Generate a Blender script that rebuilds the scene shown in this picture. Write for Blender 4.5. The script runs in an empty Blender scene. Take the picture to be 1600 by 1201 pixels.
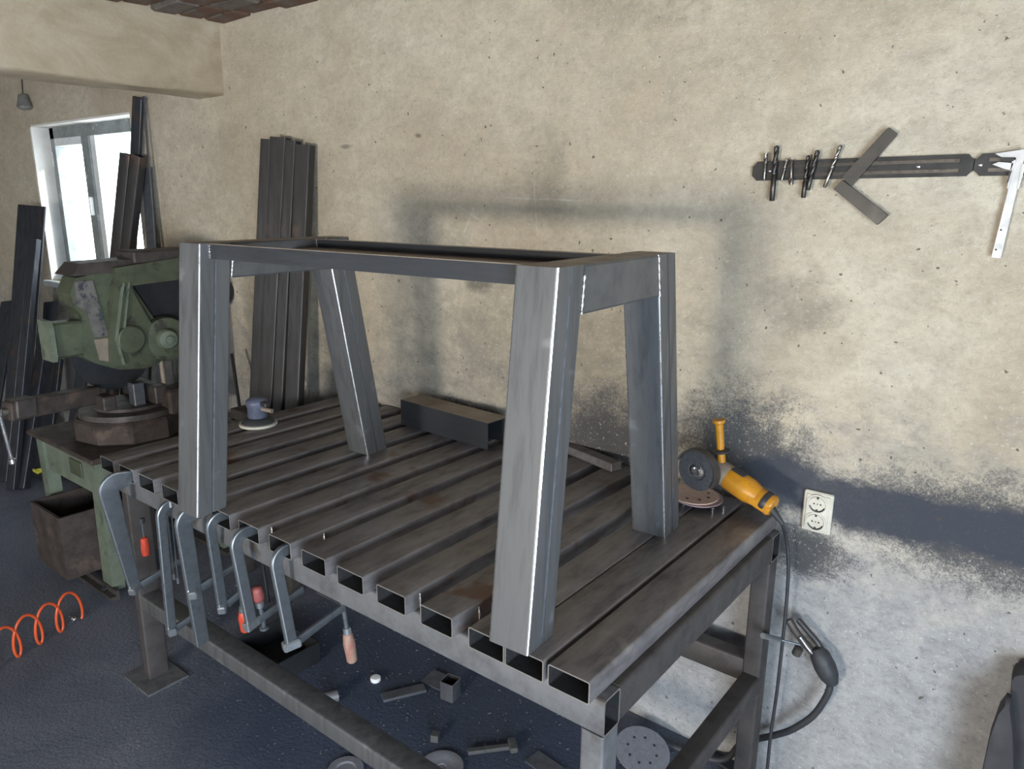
import bpy, math, random
from mathutils import Vector, Matrix
random.seed(7)
scene = bpy.context.scene
COL = scene.collection
PI = math.pi

# ------------------------------------------------------------------ camera
CP = Vector((2.5147, -1.0788, 1.8719))
PITCH, ROLL, YAW, FPX = -0.2430, 0.0074, -0.6652, 1163.6
_f = Vector((math.sin(YAW) * math.cos(PITCH), math.cos(YAW) * math.cos(PITCH), math.sin(PITCH)))
_r0 = Vector((math.cos(YAW), -math.sin(YAW), 0)); _u0 = _r0.cross(_f)
_r = _r0 * math.cos(ROLL) + _u0 * math.sin(ROLL); _u = -_r0 * math.sin(ROLL) + _u0 * math.cos(ROLL)
cam_data = bpy.data.cameras.new('camera'); cam = bpy.data.objects.new('camera', cam_data); COL.objects.link(cam)
m = Matrix.Identity(4)
for i in range(3):
    m[i][0] = _r[i]; m[i][1] = _u[i]; m[i][2] = -_f[i]; m[i][3] = CP[i]
cam.matrix_world = m
cam_data.sensor_width = 36; cam_data.lens = 36 * FPX / 1600; cam_data.clip_start = 0.02; cam_data.clip_end = 200
scene.camera = cam

# ------------------------------------------------------------------ light and exposure
world = bpy.data.worlds.new('world'); scene.world = world; world.use_nodes = True
wb = world.node_tree.nodes['Background']; wb.inputs[0].default_value = (0.93, 0.97, 1.0, 1); wb.inputs[1].default_value = 9.0
def area_light(name, loc, target, sx, sy, power, color):
    l = bpy.data.lights.new(name, 'AREA'); l.shape = 'RECTANGLE'; l.size = sx; l.size_y = sy; l.energy = power; l.color = color
    o = bpy.data.objects.new(name, l); COL.objects.link(o); o.location = loc
    o.rotation_euler = (Vector(target) - Vector(loc)).to_track_quat('-Z', 'Y').to_euler()
    return o
# daylight through the window in the front wall (behind the camera) and the doorway in the right wall
area_light('daylight_front_window', (1.65, -3.96, 1.15), (1.65, 1.0, 1.15), 0.75, 0.42, 158, (1.0, 0.92, 0.80))
area_light('fill_front_left', (-3.3, -3.96, 1.6), (-2.4, 1.0, 1.6), 1.2, 1.1, 3, (1.0, 0.95, 0.88))  # added fill to lift the left side, in a made-up second opening
area_light('daylight_right_door', (4.46, -2.3, 1.15), (1.5, -0.8, 1.1), 2.2, 1.9, 250, (0.64, 0.81, 1.0))
sun = bpy.data.lights.new('sun', 'SUN'); sun.energy = 5.0; sun.angle = 0.02; sun.color = (1.0, 0.96, 0.9)
sun_o = bpy.data.objects.new('sun', sun); COL.objects.link(sun_o); sun_o.rotation_euler = Vector((-0.80, -0.33, -0.42)).to_track_quat('-Z', 'Y').to_euler()
vs = scene.view_settings
vs.view_transform = 'Standard'; vs.look = 'None'; vs.gamma = 1; vs.use_curve_mapping = False; vs.exposure = -0.28
scene.cycles.use_denoising = True
scene.cycles.max_bounces = 8; scene.cycles.diffuse_bounces = 5
scene.cycles.sample_clamp_indirect = 6

# ------------------------------------------------------------------ a point of the place seen at photo pixel (x, y) on a plane
def ray(x, y): return _f * FPX + _r * (x - 800) - _u * (y - 600.5)
def at(x, y, X=None, Y=None, Z=None):
    d = ray(x, y)
    if X is not None: t = (X - CP.x) / d.x
    elif Y is not None: t = (Y - CP.y) / d.y
    else: t = (Z - CP.z) / d.z
    return CP + d * t

# ------------------------------------------------------------------ materials
def nodes_of(name):
    mt = bpy.data.materials.new(name); mt.use_nodes = True
    nt = mt.node_tree; return mt, nt, nt.nodes['Principled BSDF']
def N(nt, t, **kw):
    n = nt.nodes.new(t)
    for k, v in kw.items():
        if hasattr(n, k): setattr(n, k, v)
        else: n.inputs[k].default_value = v
    return n
def noise(nt, vec, scale, detail=4, rough=0.6, dist=0.0):
    n = N(nt, 'ShaderNodeTexNoise'); n.inputs['Scale'].default_value = scale; n.inputs['Detail'].default_value = detail
    n.inputs['Roughness'].default_value = rough; n.inputs['Distortion'].default_value = dist
    nt.links.new(vec, n.inputs['Vector']); return n.outputs['Fac']
def ramp(nt, fac, stops):
    r = N(nt, 'ShaderNodeValToRGB'); cr = r.color_ramp
    while len(cr.elements) > 1: cr.elements.remove(cr.elements[-1])
    cr.elements[0].position = stops[0][0]; cr.elements[0].color = col4(stops[0][1])
    for p, c in stops[1:]:
        e = cr.elements.new(p); e.color = col4(c)
    nt.links.new(fac, r.inputs[0]); return r.outputs[0]
def col4(c): return (c, c, c, 1) if isinstance(c, (int, float)) else (c[0], c[1], c[2], 1)
def mixc(nt, fac, a, b, mode='MIX'):
    n = N(nt, 'ShaderNodeMix', data_type='RGBA', blend_type=mode)
    for sock, v in ((n.inputs[0], fac), (n.inputs[6], a), (n.inputs[7], b)):
        if hasattr(v, 'is_linked'): nt.links.new(v, sock)
        else: sock.default_value = v if sock is n.inputs[0] else col4(v)
    return n.outputs[2]
def math_(nt, op, a, b=None, clamp=False):
    n = N(nt, 'ShaderNodeMath', operation=op); n.use_clamp = clamp
    for i, v in enumerate((a, b)):
        if v is None: continue
        if hasattr(v, 'is_linked'): nt.links.new(v, n.inputs[i])
        else: n.inputs[i].default_value = v
    return n.outputs[0]
def coords(nt, kind='Object', scale=(1, 1, 1), loc=(0, 0, 0)):
    if kind == 'World': src = N(nt, 'ShaderNodeNewGeometry').outputs['Position']
    else: src = N(nt, 'ShaderNodeTexCoord').outputs[kind]
    mp = N(nt, 'ShaderNodeMapping'); mp.inputs['Scale'].default_value = scale; mp.inputs['Location'].default_value = loc
    nt.links.new(src, mp.inputs[0]); return mp.outputs[0]
def bump(nt, bs, h, strength, dist=0.01):
    b = N(nt, 'ShaderNodeBump'); b.inputs['Strength'].default_value = strength; b.inputs['Distance'].default_value = dist
    nt.links.new(h, b.inputs['Height']); nt.links.new(b.outputs[0], bs.inputs['Normal'])

def simple(name, c, rough=0.6, metal=0.0, var=0.25, scale=25, stretch=(1, 1, 1), c2=None, bumpy=0.0, rvar=0.12, spots=None):
    mt, nt, bs = nodes_of(name)
    v = coords(nt, 'Object', stretch)
    n1 = noise(nt, v, scale, 5, 0.65)
    if c2 is None: c2 = tuple(x * (1 - var) for x in c)
    c1 = tuple(x * (1 + var * 0.6) for x in c)
    out = ramp(nt, n1, [(0.3, c2), (0.5, c), (0.72, c1)])
    if spots:
        n2 = noise(nt, coords(nt, 'Object'), spots[1], 3, 0.6)
        out = mixc(nt, ramp(nt, n2, [(spots[2], 0), (spots[2] + 0.08, 1)]), out, spots[0])
    nt.links.new(out, bs.inputs['Base Color'])
    r = ramp(nt, n1, [(0.25, min(1, rough + rvar)), (0.75, max(0.05, rough - rvar))])
    nt.links.new(r, bs.inputs['Roughness'])
    bs.inputs['Metallic'].default_value = metal
    if bumpy: bump(nt, bs, n1, bumpy, 0.004)
    return mt

M = {}
# plaster wall: warm beige above, cooler grey below, soot with shapes of its own
def wall_material():
    mt, nt, bs = nodes_of('plaster_wall')
    g = N(nt, 'ShaderNodeNewGeometry').outputs['Position']
    sep = N(nt, 'ShaderNodeSeparateXYZ'); nt.links.new(g, sep.inputs[0])
    X, Z = sep.outputs[0], sep.outputs[2]
    big = noise(nt, coords(nt, 'World', (1, 1, 1)), 1.6, 5, 0.6, 0.4)
    mid = noise(nt, coords(nt, 'World', (1, 1, 1.4)), 9, 6, 0.7, 0.3)
    fine = noise(nt, coords(nt, 'World'), 75, 5, 0.75)
    grit = noise(nt, coords(nt, 'World'), 190, 3, 0.7)
    rough = noise(nt, coords(nt, 'World', (1, 1, 1.2), (2, 5, 1)), 34, 7, 0.85, 0.15)
    base = ramp(nt, big, [(0.3, (0.47, 0.39, 0.28)), (0.5, (0.60, 0.52, 0.395)), (0.7, (0.68, 0.615, 0.49))])
    base = mixc(nt, ramp(nt, mid, [(0.35, 0.6), (0.62, 0.0)]), base, (0.41, 0.355, 0.275))
    base = mixc(nt, ramp(nt, rough, [(0.36, 0.5), (0.50, 0.0)]), base, (0.36, 0.31, 0.23))
    base = mixc(nt, ramp(nt, rough, [(0.54, 0.0), (0.66, 0.4)]), base, (0.68, 0.64, 0.55))
    lower = mixc(nt, ramp(nt, rough, [(0.36, 0.6), (0.52, 0.0)]), ramp(nt, mid, [(0.3, (0.30, 0.305, 0.315)), (0.6, (0.42, 0.425, 0.435))]), (0.20, 0.205, 0.22))
    zj = math_(nt, 'ADD', Z, math_(nt, 'MULTIPLY', math_(nt, 'SUBTRACT', mid, 0.5), 0.7))
    lowf = ramp(nt, math_(nt, 'MULTIPLY', zj, 0.5), [(0.34, 0.9), (0.66, 0)])
    colr = mixc(nt, lowf, base, lower)
    # soft-edged soot stains: (x, z, rx, rz, strength)
    def soot(cx, cz, rx, rz, jitter):
        dx = math_(nt, 'DIVIDE', math_(nt, 'SUBTRACT', X, cx), rx)
        dz = math_(nt, 'DIVIDE', math_(nt, 'SUBTRACT', Z, cz), rz)
        d = math_(nt, 'SQRT', math_(nt, 'ADD', math_(nt, 'MULTIPLY', dx, dx), math_(nt, 'MULTIPLY', dz, dz)))
        return math_(nt, 'ADD', d, math_(nt, 'MULTIPLY', math_(nt, 'SUBTRACT', mid, 0.5), jitter))
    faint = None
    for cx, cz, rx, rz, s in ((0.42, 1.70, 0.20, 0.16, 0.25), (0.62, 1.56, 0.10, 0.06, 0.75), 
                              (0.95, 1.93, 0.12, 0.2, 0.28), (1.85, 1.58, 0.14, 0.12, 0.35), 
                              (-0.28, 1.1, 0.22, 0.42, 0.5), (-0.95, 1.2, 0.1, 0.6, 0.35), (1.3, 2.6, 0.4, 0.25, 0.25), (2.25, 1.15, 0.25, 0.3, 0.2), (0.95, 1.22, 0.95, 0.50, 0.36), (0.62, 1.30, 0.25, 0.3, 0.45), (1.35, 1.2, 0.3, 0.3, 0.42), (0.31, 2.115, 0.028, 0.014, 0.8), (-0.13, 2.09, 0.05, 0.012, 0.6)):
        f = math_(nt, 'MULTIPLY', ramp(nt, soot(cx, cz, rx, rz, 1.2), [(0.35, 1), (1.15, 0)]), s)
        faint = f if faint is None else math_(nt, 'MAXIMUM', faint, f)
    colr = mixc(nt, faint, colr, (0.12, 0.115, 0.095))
    # speckled soot thrown up from the bench: broken up by the rough plaster
    sp = None
    for cx, cz, rx, rz in ((1.22, 1.0, 0.50, 0.40), (1.70, 1.08, 0.42, 0.38), (2.45, 1.02, 0.9, 0.26), (1.92, 0.84, 0.26, 0.16), (0.55, 0.95, 0.5, 0.20)):
        f = ramp(nt, soot(cx, cz, rx, rz, 0.8), [(0.0, 1), (1.25, 0)])
        sp = f if sp is None else math_(nt, 'MAXIMUM', sp, f)
    spk = ramp(nt, math_(nt, 'ADD', math_(nt, 'MULTIPLY', sp, 0.54), math_(nt, 'MULTIPLY', math_(nt, 'ADD', fine, math_(nt, 'MULTIPLY', grit, 0.6)), 0.62)), [(0.66, 0), (0.86, 0.9)])
    colr = mixc(nt, spk, colr, (0.075, 0.075, 0.078))
    colr = mixc(nt, ramp(nt, fine, [(0.575, 0), (0.66, 0.75)]), colr, (0.64, 0.62, 0.57))
    # the solid slate-grey smear behind the grinder and socket
    band = None
    for cx, cz, rx, rz in ((2.12, 1.02, 0.34, 0.085), (2.55, 1.03, 0.55, 0.085), (1.84, 1.04, 0.17, 0.09)):
        f = ramp(nt, soot(cx, cz, rx, rz, 0.75), [(0.72, 1), (1.12, 0)])
        band = f if band is None else math_(nt, 'MAXIMUM', band, f)
    colr = mixc(nt, math_(nt, 'MULTIPLY', band, 0.93), colr, (0.062, 0.068, 0.085))
    # lime flecks and pin holes
    holes = noise(nt, coords(nt, 'World', (1, 1, 1), (3, 1, 7)), 42, 2, 0.5)
    colr = mixc(nt, ramp(nt, holes, [(0.695, 0), (0.73, 0.85)]), colr, (0.10, 0.085, 0.065))
    # pale scratches
    def scratch(x0, z0, x1, z1, w):
        L = math.hypot(x1 - x0, z1 - z0); ux, uz = (x1 - x0) / L, (z1 - z0) / L
        a = math_(nt, 'SUBTRACT', X, x0); b = math_(nt, 'SUBTRACT', Z, z0)
        t = math_(nt, 'ADD', math_(nt, 'MULTIPLY', a, ux), math_(nt, 'MULTIPLY', b, uz))
        d = math_(nt, 'ABSOLUTE', math_(nt, 'SUBTRACT', math_(nt, 'MULTIPLY', a, uz), math_(nt, 'MULTIPLY', b, ux)))
        inside = math_(nt, 'MULTIPLY', math_(nt, 'GREATER_THAN', t, 0), math_(nt, 'LESS_THAN', t, L))
        thin = ramp(nt, math_(nt, 'DIVIDE', d, w), [(0.2, 1), (1, 0)])
        return math_(nt, 'MULTIPLY', math_(nt, 'MULTIPLY', inside, thin), ramp(nt, mid, [(0.42, 0.0), (0.62, 0.6)]))
    for s in ((-0.02, 2.40, 0.17, 2.62, 0.008), (0.40, 1.90, 0.62, 1.80, 0.006), (0.75, 1.88, 1.1, 1.87, 0.005), (0.88, 1.95, 0.9, 1.75, 0.006), (0.60, 1.84, 0.52, 1.70, 0.005), (0.5, 2.2, 0.60, 2.12, 0.004)):
        colr = mixc(nt, scratch(*s), colr, (0.70, 0.67, 0.60))
    nt.links.new(colr, bs.inputs['Base Color'])
    bs.inputs['Roughness'].default_value = 0.92; bs.inputs['Specular IOR Level'].default_value = 0.15
    h = math_(nt, 'ADD', math_(nt, 'MULTIPLY', mid, 0.8), math_(nt, 'ADD', math_(nt, 'MULTIPLY', fine, 0.5), math_(nt, 'MULTIPLY', grit, 0.2)))
    h = math_(nt, 'ADD', h, math_(nt, 'MULTIPLY', rough, 0.7))
    bump(nt, bs, h, 0.7, 0.014)
    return mt
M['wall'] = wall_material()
def plaster(name, a, b, c):
    mt, nt, bs = nodes_of(name)
    big = noise(nt, coords(nt, 'World', (1, 1, 1.6)), 2.6, 6, 0.65, 0.5); fine = noise(nt, coords(nt, 'World'), 60, 5, 0.7)
    o = ramp(nt, big, [(0.3, a), (0.5, b), (0.7, c)])
    o = mixc(nt, ramp(nt, fine, [(0.64, 0), (0.75, 0.5)]), o, tuple(min(1, x * 1.3) for x in c))
    nt.links.new(o, bs.inputs['Base Color']); bs.inputs['Roughness'].default_value = 0.92
    bump(nt, bs, math_(nt, 'ADD', big, math_(nt, 'MULTIPLY', fine, 0.4)), 0.4, 0.012); return mt
M['plain_wall'] = plaster('plaster_plain', (0.17, 0.15, 0.125), (0.24, 0.21, 0.175), (0.29, 0.26, 0.215))
M['beam'] = plaster('plaster_beam', (0.28, 0.22, 0.14), (0.39, 0.32, 0.225), (0.49, 0.42, 0.32))
M['reveal'] = plaster('plaster_reveal', (0.62, 0.60, 0.56), (0.72, 0.70, 0.66), (0.78, 0.77, 0.74))
def floor_material():
    mt, nt, bs = nodes_of('dusty_concrete')
    big = noise(nt, coords(nt, 'World'), 2.2, 6, 0.65, 0.5); fine = noise(nt, coords(nt, 'World'), 110, 4, 0.7); chip = noise(nt, coords(nt, 'World', (1, 1, 1), (5, 2, 0)), 60, 2, 0.5)
    sep = N(nt, 'ShaderNodeSeparateXYZ'); nt.links.new(N(nt, 'ShaderNodeNewGeometry').outputs['Position'], sep.inputs[0])
    o = ramp(nt, big, [(0.3, (0.085, 0.10, 0.135)), (0.55, (0.135, 0.15, 0.19)), (0.75, (0.185, 0.195, 0.225))])
    # darker blue tone under and around the bench
    dx = math_(nt, 'DIVIDE', math_(nt, 'SUBTRACT', sep.outputs[0], 0.9), 1.25); dy = math_(nt, 'DIVIDE', math_(nt, 'SUBTRACT', sep.outputs[1], 0.55), 0.75)
    d = math_(nt, 'ADD', math_(nt, 'ADD', math_(nt, 'MULTIPLY', dx, dx), math_(nt, 'MULTIPLY', dy, dy)), math_(nt, 'MULTIPLY', math_(nt, 'SUBTRACT', big, 0.5), 0.8))
    o = mixc(nt, ramp(nt, d, [(0.4, 0.8), (1.3, 0)]), o, (0.024, 0.042, 0.088))
    o = mixc(nt, ramp(nt, fine, [(0.42, 0.5), (0.55, 0)]), o, (0.04, 0.045, 0.06))
    o = mixc(nt, ramp(nt, chip, [(0.75, 0), (0.79, 0.8)]), o, (0.34, 0.35, 0.37))
    nt.links.new(o, bs.inputs['Base Color']); bs.inputs['Roughness'].default_value = 0.88
    bump(nt, bs, math_(nt, 'ADD', math_(nt, 'MULTIPLY', big, 0.5), math_(nt, 'ADD', fine, chip)), 0.5, 0.006); return mt
M['floor'] = floor_material()
M['ceiling'] = simple('sooty_ceiling', (0.09, 0.06, 0.045), 0.9, 0, 0.5, 6, bumpy=0.6)
M['tile'] = simple('ceiling_clay', (0.115, 0.062, 0.043), 0.9, 0, 0.5, 14, bumpy=0.6, spots=((0.12, 0.10, 0.085), 5, 0.55))
M['mortar'] = simple('ceiling_mortar', (0.13, 0.11, 0.095), 0.95, 0, 0.4, 18, bumpy=0.5)
# steels
M['slat'] = simple('bench_steel_brown', (0.188, 0.175, 0.176), 0.46, 0.4, 0.45, 9, (3, 0.8, 3), bumpy=0.05, spots=((0.135, 0.082, 0.062), 6, 0.60))
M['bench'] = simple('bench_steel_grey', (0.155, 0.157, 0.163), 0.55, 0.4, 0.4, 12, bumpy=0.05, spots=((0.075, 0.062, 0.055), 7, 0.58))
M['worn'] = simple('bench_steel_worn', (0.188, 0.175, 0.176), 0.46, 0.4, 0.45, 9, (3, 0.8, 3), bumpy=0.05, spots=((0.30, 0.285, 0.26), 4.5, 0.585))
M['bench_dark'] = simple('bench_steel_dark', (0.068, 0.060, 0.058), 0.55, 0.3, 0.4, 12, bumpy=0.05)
M['cut'] = simple('cut_steel_edge', (0.42, 0.40, 0.37), 0.4, 0.8, 0.3, 60)
M['inside'] = simple('tube_inside', (0.018, 0.018, 0.019), 0.85, 0.2, 0.4, 40, spots=((0.3, 0.3, 0.3), 130, 0.70))
M['frame'] = simple('ground_steel', (0.130, 0.133, 0.136), 0.47, 0.5, 0.25, 7, (5, 5, 0.3), c2=(0.082, 0.084, 0.087), rvar=0.10, spots=((0.20, 0.205, 0.215), 9, 0.62))
M['side'] = simple('ground_steel_plain', (0.128, 0.130, 0.132), 0.47, 0.5, 0.25, 9, c2=(0.09, 0.095, 0.103))
M['frame_edge'] = simple('bright_ground_edge', (0.80, 0.80, 0.78), 0.28, 0.85, 0.12, 30)
M['rail'] = simple('mill_scale_rail', (0.036, 0.039, 0.045), 0.5, 0.35, 0.2, 10, (0.6, 5, 5))
M['rail_brown'] = simple('steel_top_brown', (0.25, 0.205, 0.16), 0.5, 0.15, 0.3, 9)  # on the table frame's top faces this paints in the brown ceiling's reflection
M['weld'] = simple('fresh_weld', (0.72, 0.71, 0.68), 0.28, 0.9, 0.25, 90, bumpy=0.4)
M['clamp'] = simple('galvanised_clamp', (0.17, 0.187, 0.205), 0.42, 0.75, 0.3, 30, bumpy=0.05)
M['clamp_edge'] = simple('galvanised_edge', (0.42, 0.45, 0.47), 0.34, 0.85, 0.15, 30)
M['red'] = simple('red_handle', (0.50, 0.055, 0.025), 0.42, 0, 0.3, 20)
M['dullred'] = simple('worn_red_handle', (0.22, 0.055, 0.05), 0.6, 0, 0.4, 25)
M['woodh'] = simple('worn_wood_handle', (0.27, 0.17, 0.13), 0.6, 0, 0.35, 18, (4, 4, 1), c2=(0.24, 0.08, 0.06))
M['green'] = simple('old_green_paint', (0.072, 0.084, 0.052), 0.5, 0.05, 0.4, 9, bumpy=0.1, spots=((0.035, 0.036, 0.028), 11, 0.58))
M['green_light'] = simple('pale_green_paint', (0.135, 0.160, 0.118), 0.55, 0.05, 0.35, 8, bumpy=0.1, spots=((0.07, 0.08, 0.06), 10, 0.60))
M['rust'] = simple('rusty_iron', (0.058, 0.044, 0.038), 0.75, 0.25, 0.5, 12, bumpy=0.3, spots=((0.105, 0.075, 0.06), 7, 0.60))
M['iron'] = simple('dark_iron', (0.075, 0.065, 0.06), 0.6, 0.4, 0.4, 14, bumpy=0.12)
M['black'] = simple('black_steel', (0.030, 0.032, 0.036), 0.5, 0.4, 0.4, 10)
M['plank_steel'] = simple('dark_steel_stock', (0.042, 0.046, 0.056), 0.45, 0.5, 0.35, 8, (4, 4, 0.6), spots=((0.085, 0.06, 0.048), 5, 0.62))
M['tube_steel'] = simple('grey_brown_tube', (0.058, 0.055, 0.055), 0.45, 0.45, 0.3, 8, (5, 5, 0.5), spots=((0.12, 0.08, 0.065), 4, 0.58))
M['plate_label'] = simple('worn_data_plate', (0.17, 0.165, 0.155), 0.5, 0.4, 0.4, 14, spots=((0.05, 0.055, 0.07), 22, 0.55))
M['chrome'] = simple('chrome', (0.75, 0.76, 0.78), 0.2, 0.95, 0.1, 30)
M['yellow'] = simple('grinder_yellow', (0.46, 0.20, 0.012), 0.42, 0, 0.25, 18, spots=((0.30, 0.14, 0.03), 16, 0.60))
M['plastic'] = simple('black_plastic', (0.028, 0.028, 0.031), 0.45, 0, 0.3, 30)
M['rubber'] = simple('black_rubber', (0.030, 0.032, 0.036), 0.6, 0, 0.3, 30)
M['abrasive'] = simple('abrasive_disc', (0.055, 0.055, 0.058), 0.85, 0, 0.35, 120, bumpy=0.2)
M['sandpaper'] = simple('sanding_disc_pink', (0.56, 0.40, 0.31), 0.85, 0, 0.15, 60)
M['sandback'] = simple('sanding_disc_edge', (0.33, 0.24, 0.25), 0.85, 0, 0.2, 60)
M['sandgrey'] = simple('sanding_disc_grey', (0.16, 0.165, 0.19), 0.85, 0, 0.2, 60)
M['cream'] = simple('socket_cream', (0.56, 0.53, 0.45), 0.4, 0, 0.15, 30, spots=((0.20, 0.18, 0.15), 14, 0.66))
M['strip'] = simple('magnet_strip_black', (0.020, 0.019, 0.018), 0.6, 0.0, 0.3, 20)
M['square'] = simple('try_square_steel', (0.052, 0.050, 0.047), 0.42, 0.6, 0.35, 9, spots=((0.12, 0.12, 0.115), 5, 0.60))
M['caliper'] = simple('caliper_steel', (0.42, 0.43, 0.44), 0.45, 0.35, 0.12, 25)
M['drill'] = simple('drill_steel', (0.20, 0.185, 0.16), 0.3, 0.85, 0.5, 60)
M['drill_dark'] = simple('drill_black_oxide', (0.055, 0.05, 0.046), 0.35, 0.7, 0.4, 60)
M['hose'] = simple('orange_hose', (0.58, 0.085, 0.025), 0.38, 0, 0.15, 12)
M['sander'] = simple('sander_blue', (0.085, 0.10, 0.155), 0.5, 0, 0.4, 25, spots=((0.22, 0.25, 0.32), 20, 0.6))
M['pad'] = simple('sander_pad', (0.50, 0.49, 0.43), 0.7, 0, 0.2, 40)
M['wframe'] = simple('window_frame_grey', (0.23, 0.25, 0.25), 0.55, 0, 0.3, 12, spots=((0.5, 0.52, 0.52), 9, 0.62))
M['wwhite'] = simple('window_paint_white', (0.72, 0.74, 0.74), 0.5, 0, 0.15, 12)
M['cloth'] = simple('dark_grey_cover', (0.030, 0.029, 0.032), 0.8, 0, 0.3, 10, bumpy=0.1)
M['white'] = simple('white_plastic', (0.80, 0.82, 0.82), 0.35, 0, 0.08, 30)
M['bulb'] = simple('grey_lamp_holder', (0.17, 0.165, 0.155), 0.5, 0, 0.2, 20)
M['brass'] = simple('yellow_tap', (0.55, 0.50, 0.05), 0.4, 0.3, 0.2, 20)
M['chips'] = simple('metal_chips', (0.42, 0.43, 0.45), 0.35, 0.8, 0.3, 60)
M['offcut'] = simple('offcut_steel', (0.12, 0.128, 0.145), 0.5, 0.5, 0.3, 25)
mt, nt, bs = nodes_of('window_glass')   # thin dusty pane: mostly clear with a faint reflection
nt.nodes.remove(bs); tr_ = N(nt, 'ShaderNodeBsdfTransparent'); tr_.inputs[0].default_value = (0.93, 0.96, 0.97, 1)
gl_ = N(nt, 'ShaderNodeBsdfGlossy'); gl_.inputs['Roughness'].default_value = 0.05; mx_ = N(nt, 'ShaderNodeMixShader'); mx_.inputs[0].default_value = 0.06
nt.links.new(tr_.outputs[0], mx_.inputs[1]); nt.links.new(gl_.outputs[0], mx_.inputs[2]); nt.links.new(mx_.outputs[0], nt.nodes['Material Output'].inputs[0]); M['glass'] = mt

# ------------------------------------------------------------------ mesh helpers
class MB:
    def __init__(s): s.v = []; s.f = []; s.m = []
    def add(s, vs, fs, mi=0, T=None):
        o = len(s.v)
        s.v += [tuple(T @ Vector(p)) if T is not None else tuple(p) for p in vs]
        s.f += [tuple(i + o for i in f) for f in fs]; s.m += [mi] * len(fs) if isinstance(mi, int) else mi
        return s
    def box(s, a, b, mi=0, T=None, bev=0.0):
        x0, y0, z0 = a; x1, y1, z1 = b
        if bev:
            return s.loft([rrect_xy(x0, y0, x1, y1, bev, 1, zz, ins) for zz, ins in ((z0, bev), (z0 + bev, 0), (z1 - bev, 0), (z1, bev))], mi, T=T)
        vs = [(x0, y0, z0), (x1, y0, z0), (x1, y1, z0), (x0, y1, z0), (x0, y0, z1), (x1, y0, z1), (x1, y1, z1), (x0, y1, z1)]
        return s.add(vs, [(0, 3, 2, 1), (4, 5, 6, 7), (0, 1, 5, 4), (1, 2, 6, 5), (2, 3, 7, 6), (3, 0, 4, 7)], mi, T)
    def loft(s, loops, mi=0, caps=(True, True), T=None, closed=True, facemat=None):
        n = len(loops[0]); vs = [p for L in loops for p in L]; fs = []; ms = []
        for k in range(len(loops) - 1):
            for i in range(n if closed else n - 1):
                j = (i + 1) % n
                fs.append((k * n + i, k * n + j, (k + 1) * n + j, (k + 1) * n + i)); ms.append(facemat(i) if facemat else mi)
        if caps[0]: fs.append(tuple(reversed(range(n)))); ms.append(mi)
        if caps[1]: fs.append(tuple(range((len(loops) - 1) * n, len(loops) * n))); ms.append(mi)
        return s.add(vs, fs, ms, T)
    def cyl(s, p0, p1, r0, r1=None, n=20, mi=0, T=None):
        p0, p1 = Vector(p0), Vector(p1); r1 = r0 if r1 is None else r1
        return s.lathe([(0, r0), ((p1 - p0).length, r1)], p0, p1 - p0, n, mi, T)
    def lathe(s, prof, p0, axis, n=24, mi=0, T=None):
        p0 = Vector(p0); ax = Vector(axis).normalized()
        a = ax.orthogonal().normalized(); b = ax.cross(a)
        loops = [[p0 + ax * h + (a * math.cos(2 * PI * k / n) + b * math.sin(2 * PI * k / n)) * max(r, 1e-4) for k in range(n)] for h, r in prof]
        return s.loft(loops, mi, T=T)
    def sweep(s, pts, r, n=8, mi=0, T=None, sect=None, up=(0, 0, 1)):
        pts = [Vector(p) for p in pts]; loops = []; prev = None
        for i, p in enumerate(pts):
            d = (pts[min(i + 1, len(pts) - 1)] - pts[max(i - 1, 0)]).normalized()
            if prev is None:
                a = Vector(up).cross(d)
                a = d.orthogonal() if a.length < 1e-4 else a
            else: a = prev - d * prev.dot(d)
            a.normalize(); prev = a; b = d.cross(a)
            rr = r[i] if isinstance(r, (list, tuple)) else r
            if sect: loops.append([p + a * q[0] + b * q[1] for q in sect])
            else: loops.append([p + (a * math.cos(2 * PI * k / n) + b * math.sin(2 * PI * k / n)) * rr for k in range(n)])
        return s.loft(loops, mi, T=T)
    def extrude(s, poly, ax, d0, d1, mi=0, T=None):
        # poly in the two other axes (order x,y,z without ax)
        def P(q, d): return (d, q[0], q[1]) if ax == 'x' else (q[0], d, q[1]) if ax == 'y' else (q[0], q[1], d)
        area = sum(poly[i][0] * poly[(i + 1) % len(poly)][1] - poly[(i + 1) % len(poly)][0] * poly[i][1] for i in range(len(poly)))
        if (area < 0) != (ax == 'y'): poly = poly[::-1]
        return s.loft([[P(q, d0) for q in poly], [P(q, d1) for q in poly]], mi, T=T)
    def tube(s, w, h, L, t=0.004, r=0.006, T=None, mi=0, mcut=1, minn=2, n=3):
        # hollow rectangular section, width along x, height along y, length along z from 0
        o = rrect(w, h, r, n); i_ = rrect(w - 2 * t, h - 2 * t, max(r - t, 0.0015), n); k = len(o)
        vs = [(x, y, 0) for x, y in o] + [(x, y, L) for x, y in o] + [(x, y, 0) for x, y in i_] + [(x, y, L) for x, y in i_]
        fs = []; ms = []
        for a in range(k):
            b = (a + 1) % k
            fs += [(a, b, k + b, k + a), (2 * k + b, 2 * k + a, 3 * k + a, 3 * k + b), (b, a, 2 * k + a, 2 * k + b), (k + a, k + b, 3 * k + b, 3 * k + a)]
            ms += [mi, minn, mcut, mcut]
        return s.add(vs, fs, ms, T)
    def mesh(s, name, mats, smooth=None):
        me = bpy.data.meshes.new(name); me.from_pydata(s.v, [], s.f); me.update()
        for q in (mats if isinstance(mats, (list, tuple)) else [mats]): me.materials.append(q if not isinstance(q, str) else M[q])
        me.polygons.foreach_set('material_index', s.m)
        if smooth:
            me.polygons.foreach_set('use_smooth', [True] * len(me.polygons)); me.set_sharp_from_angle(angle=math.radians(smooth))
        return me
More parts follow.
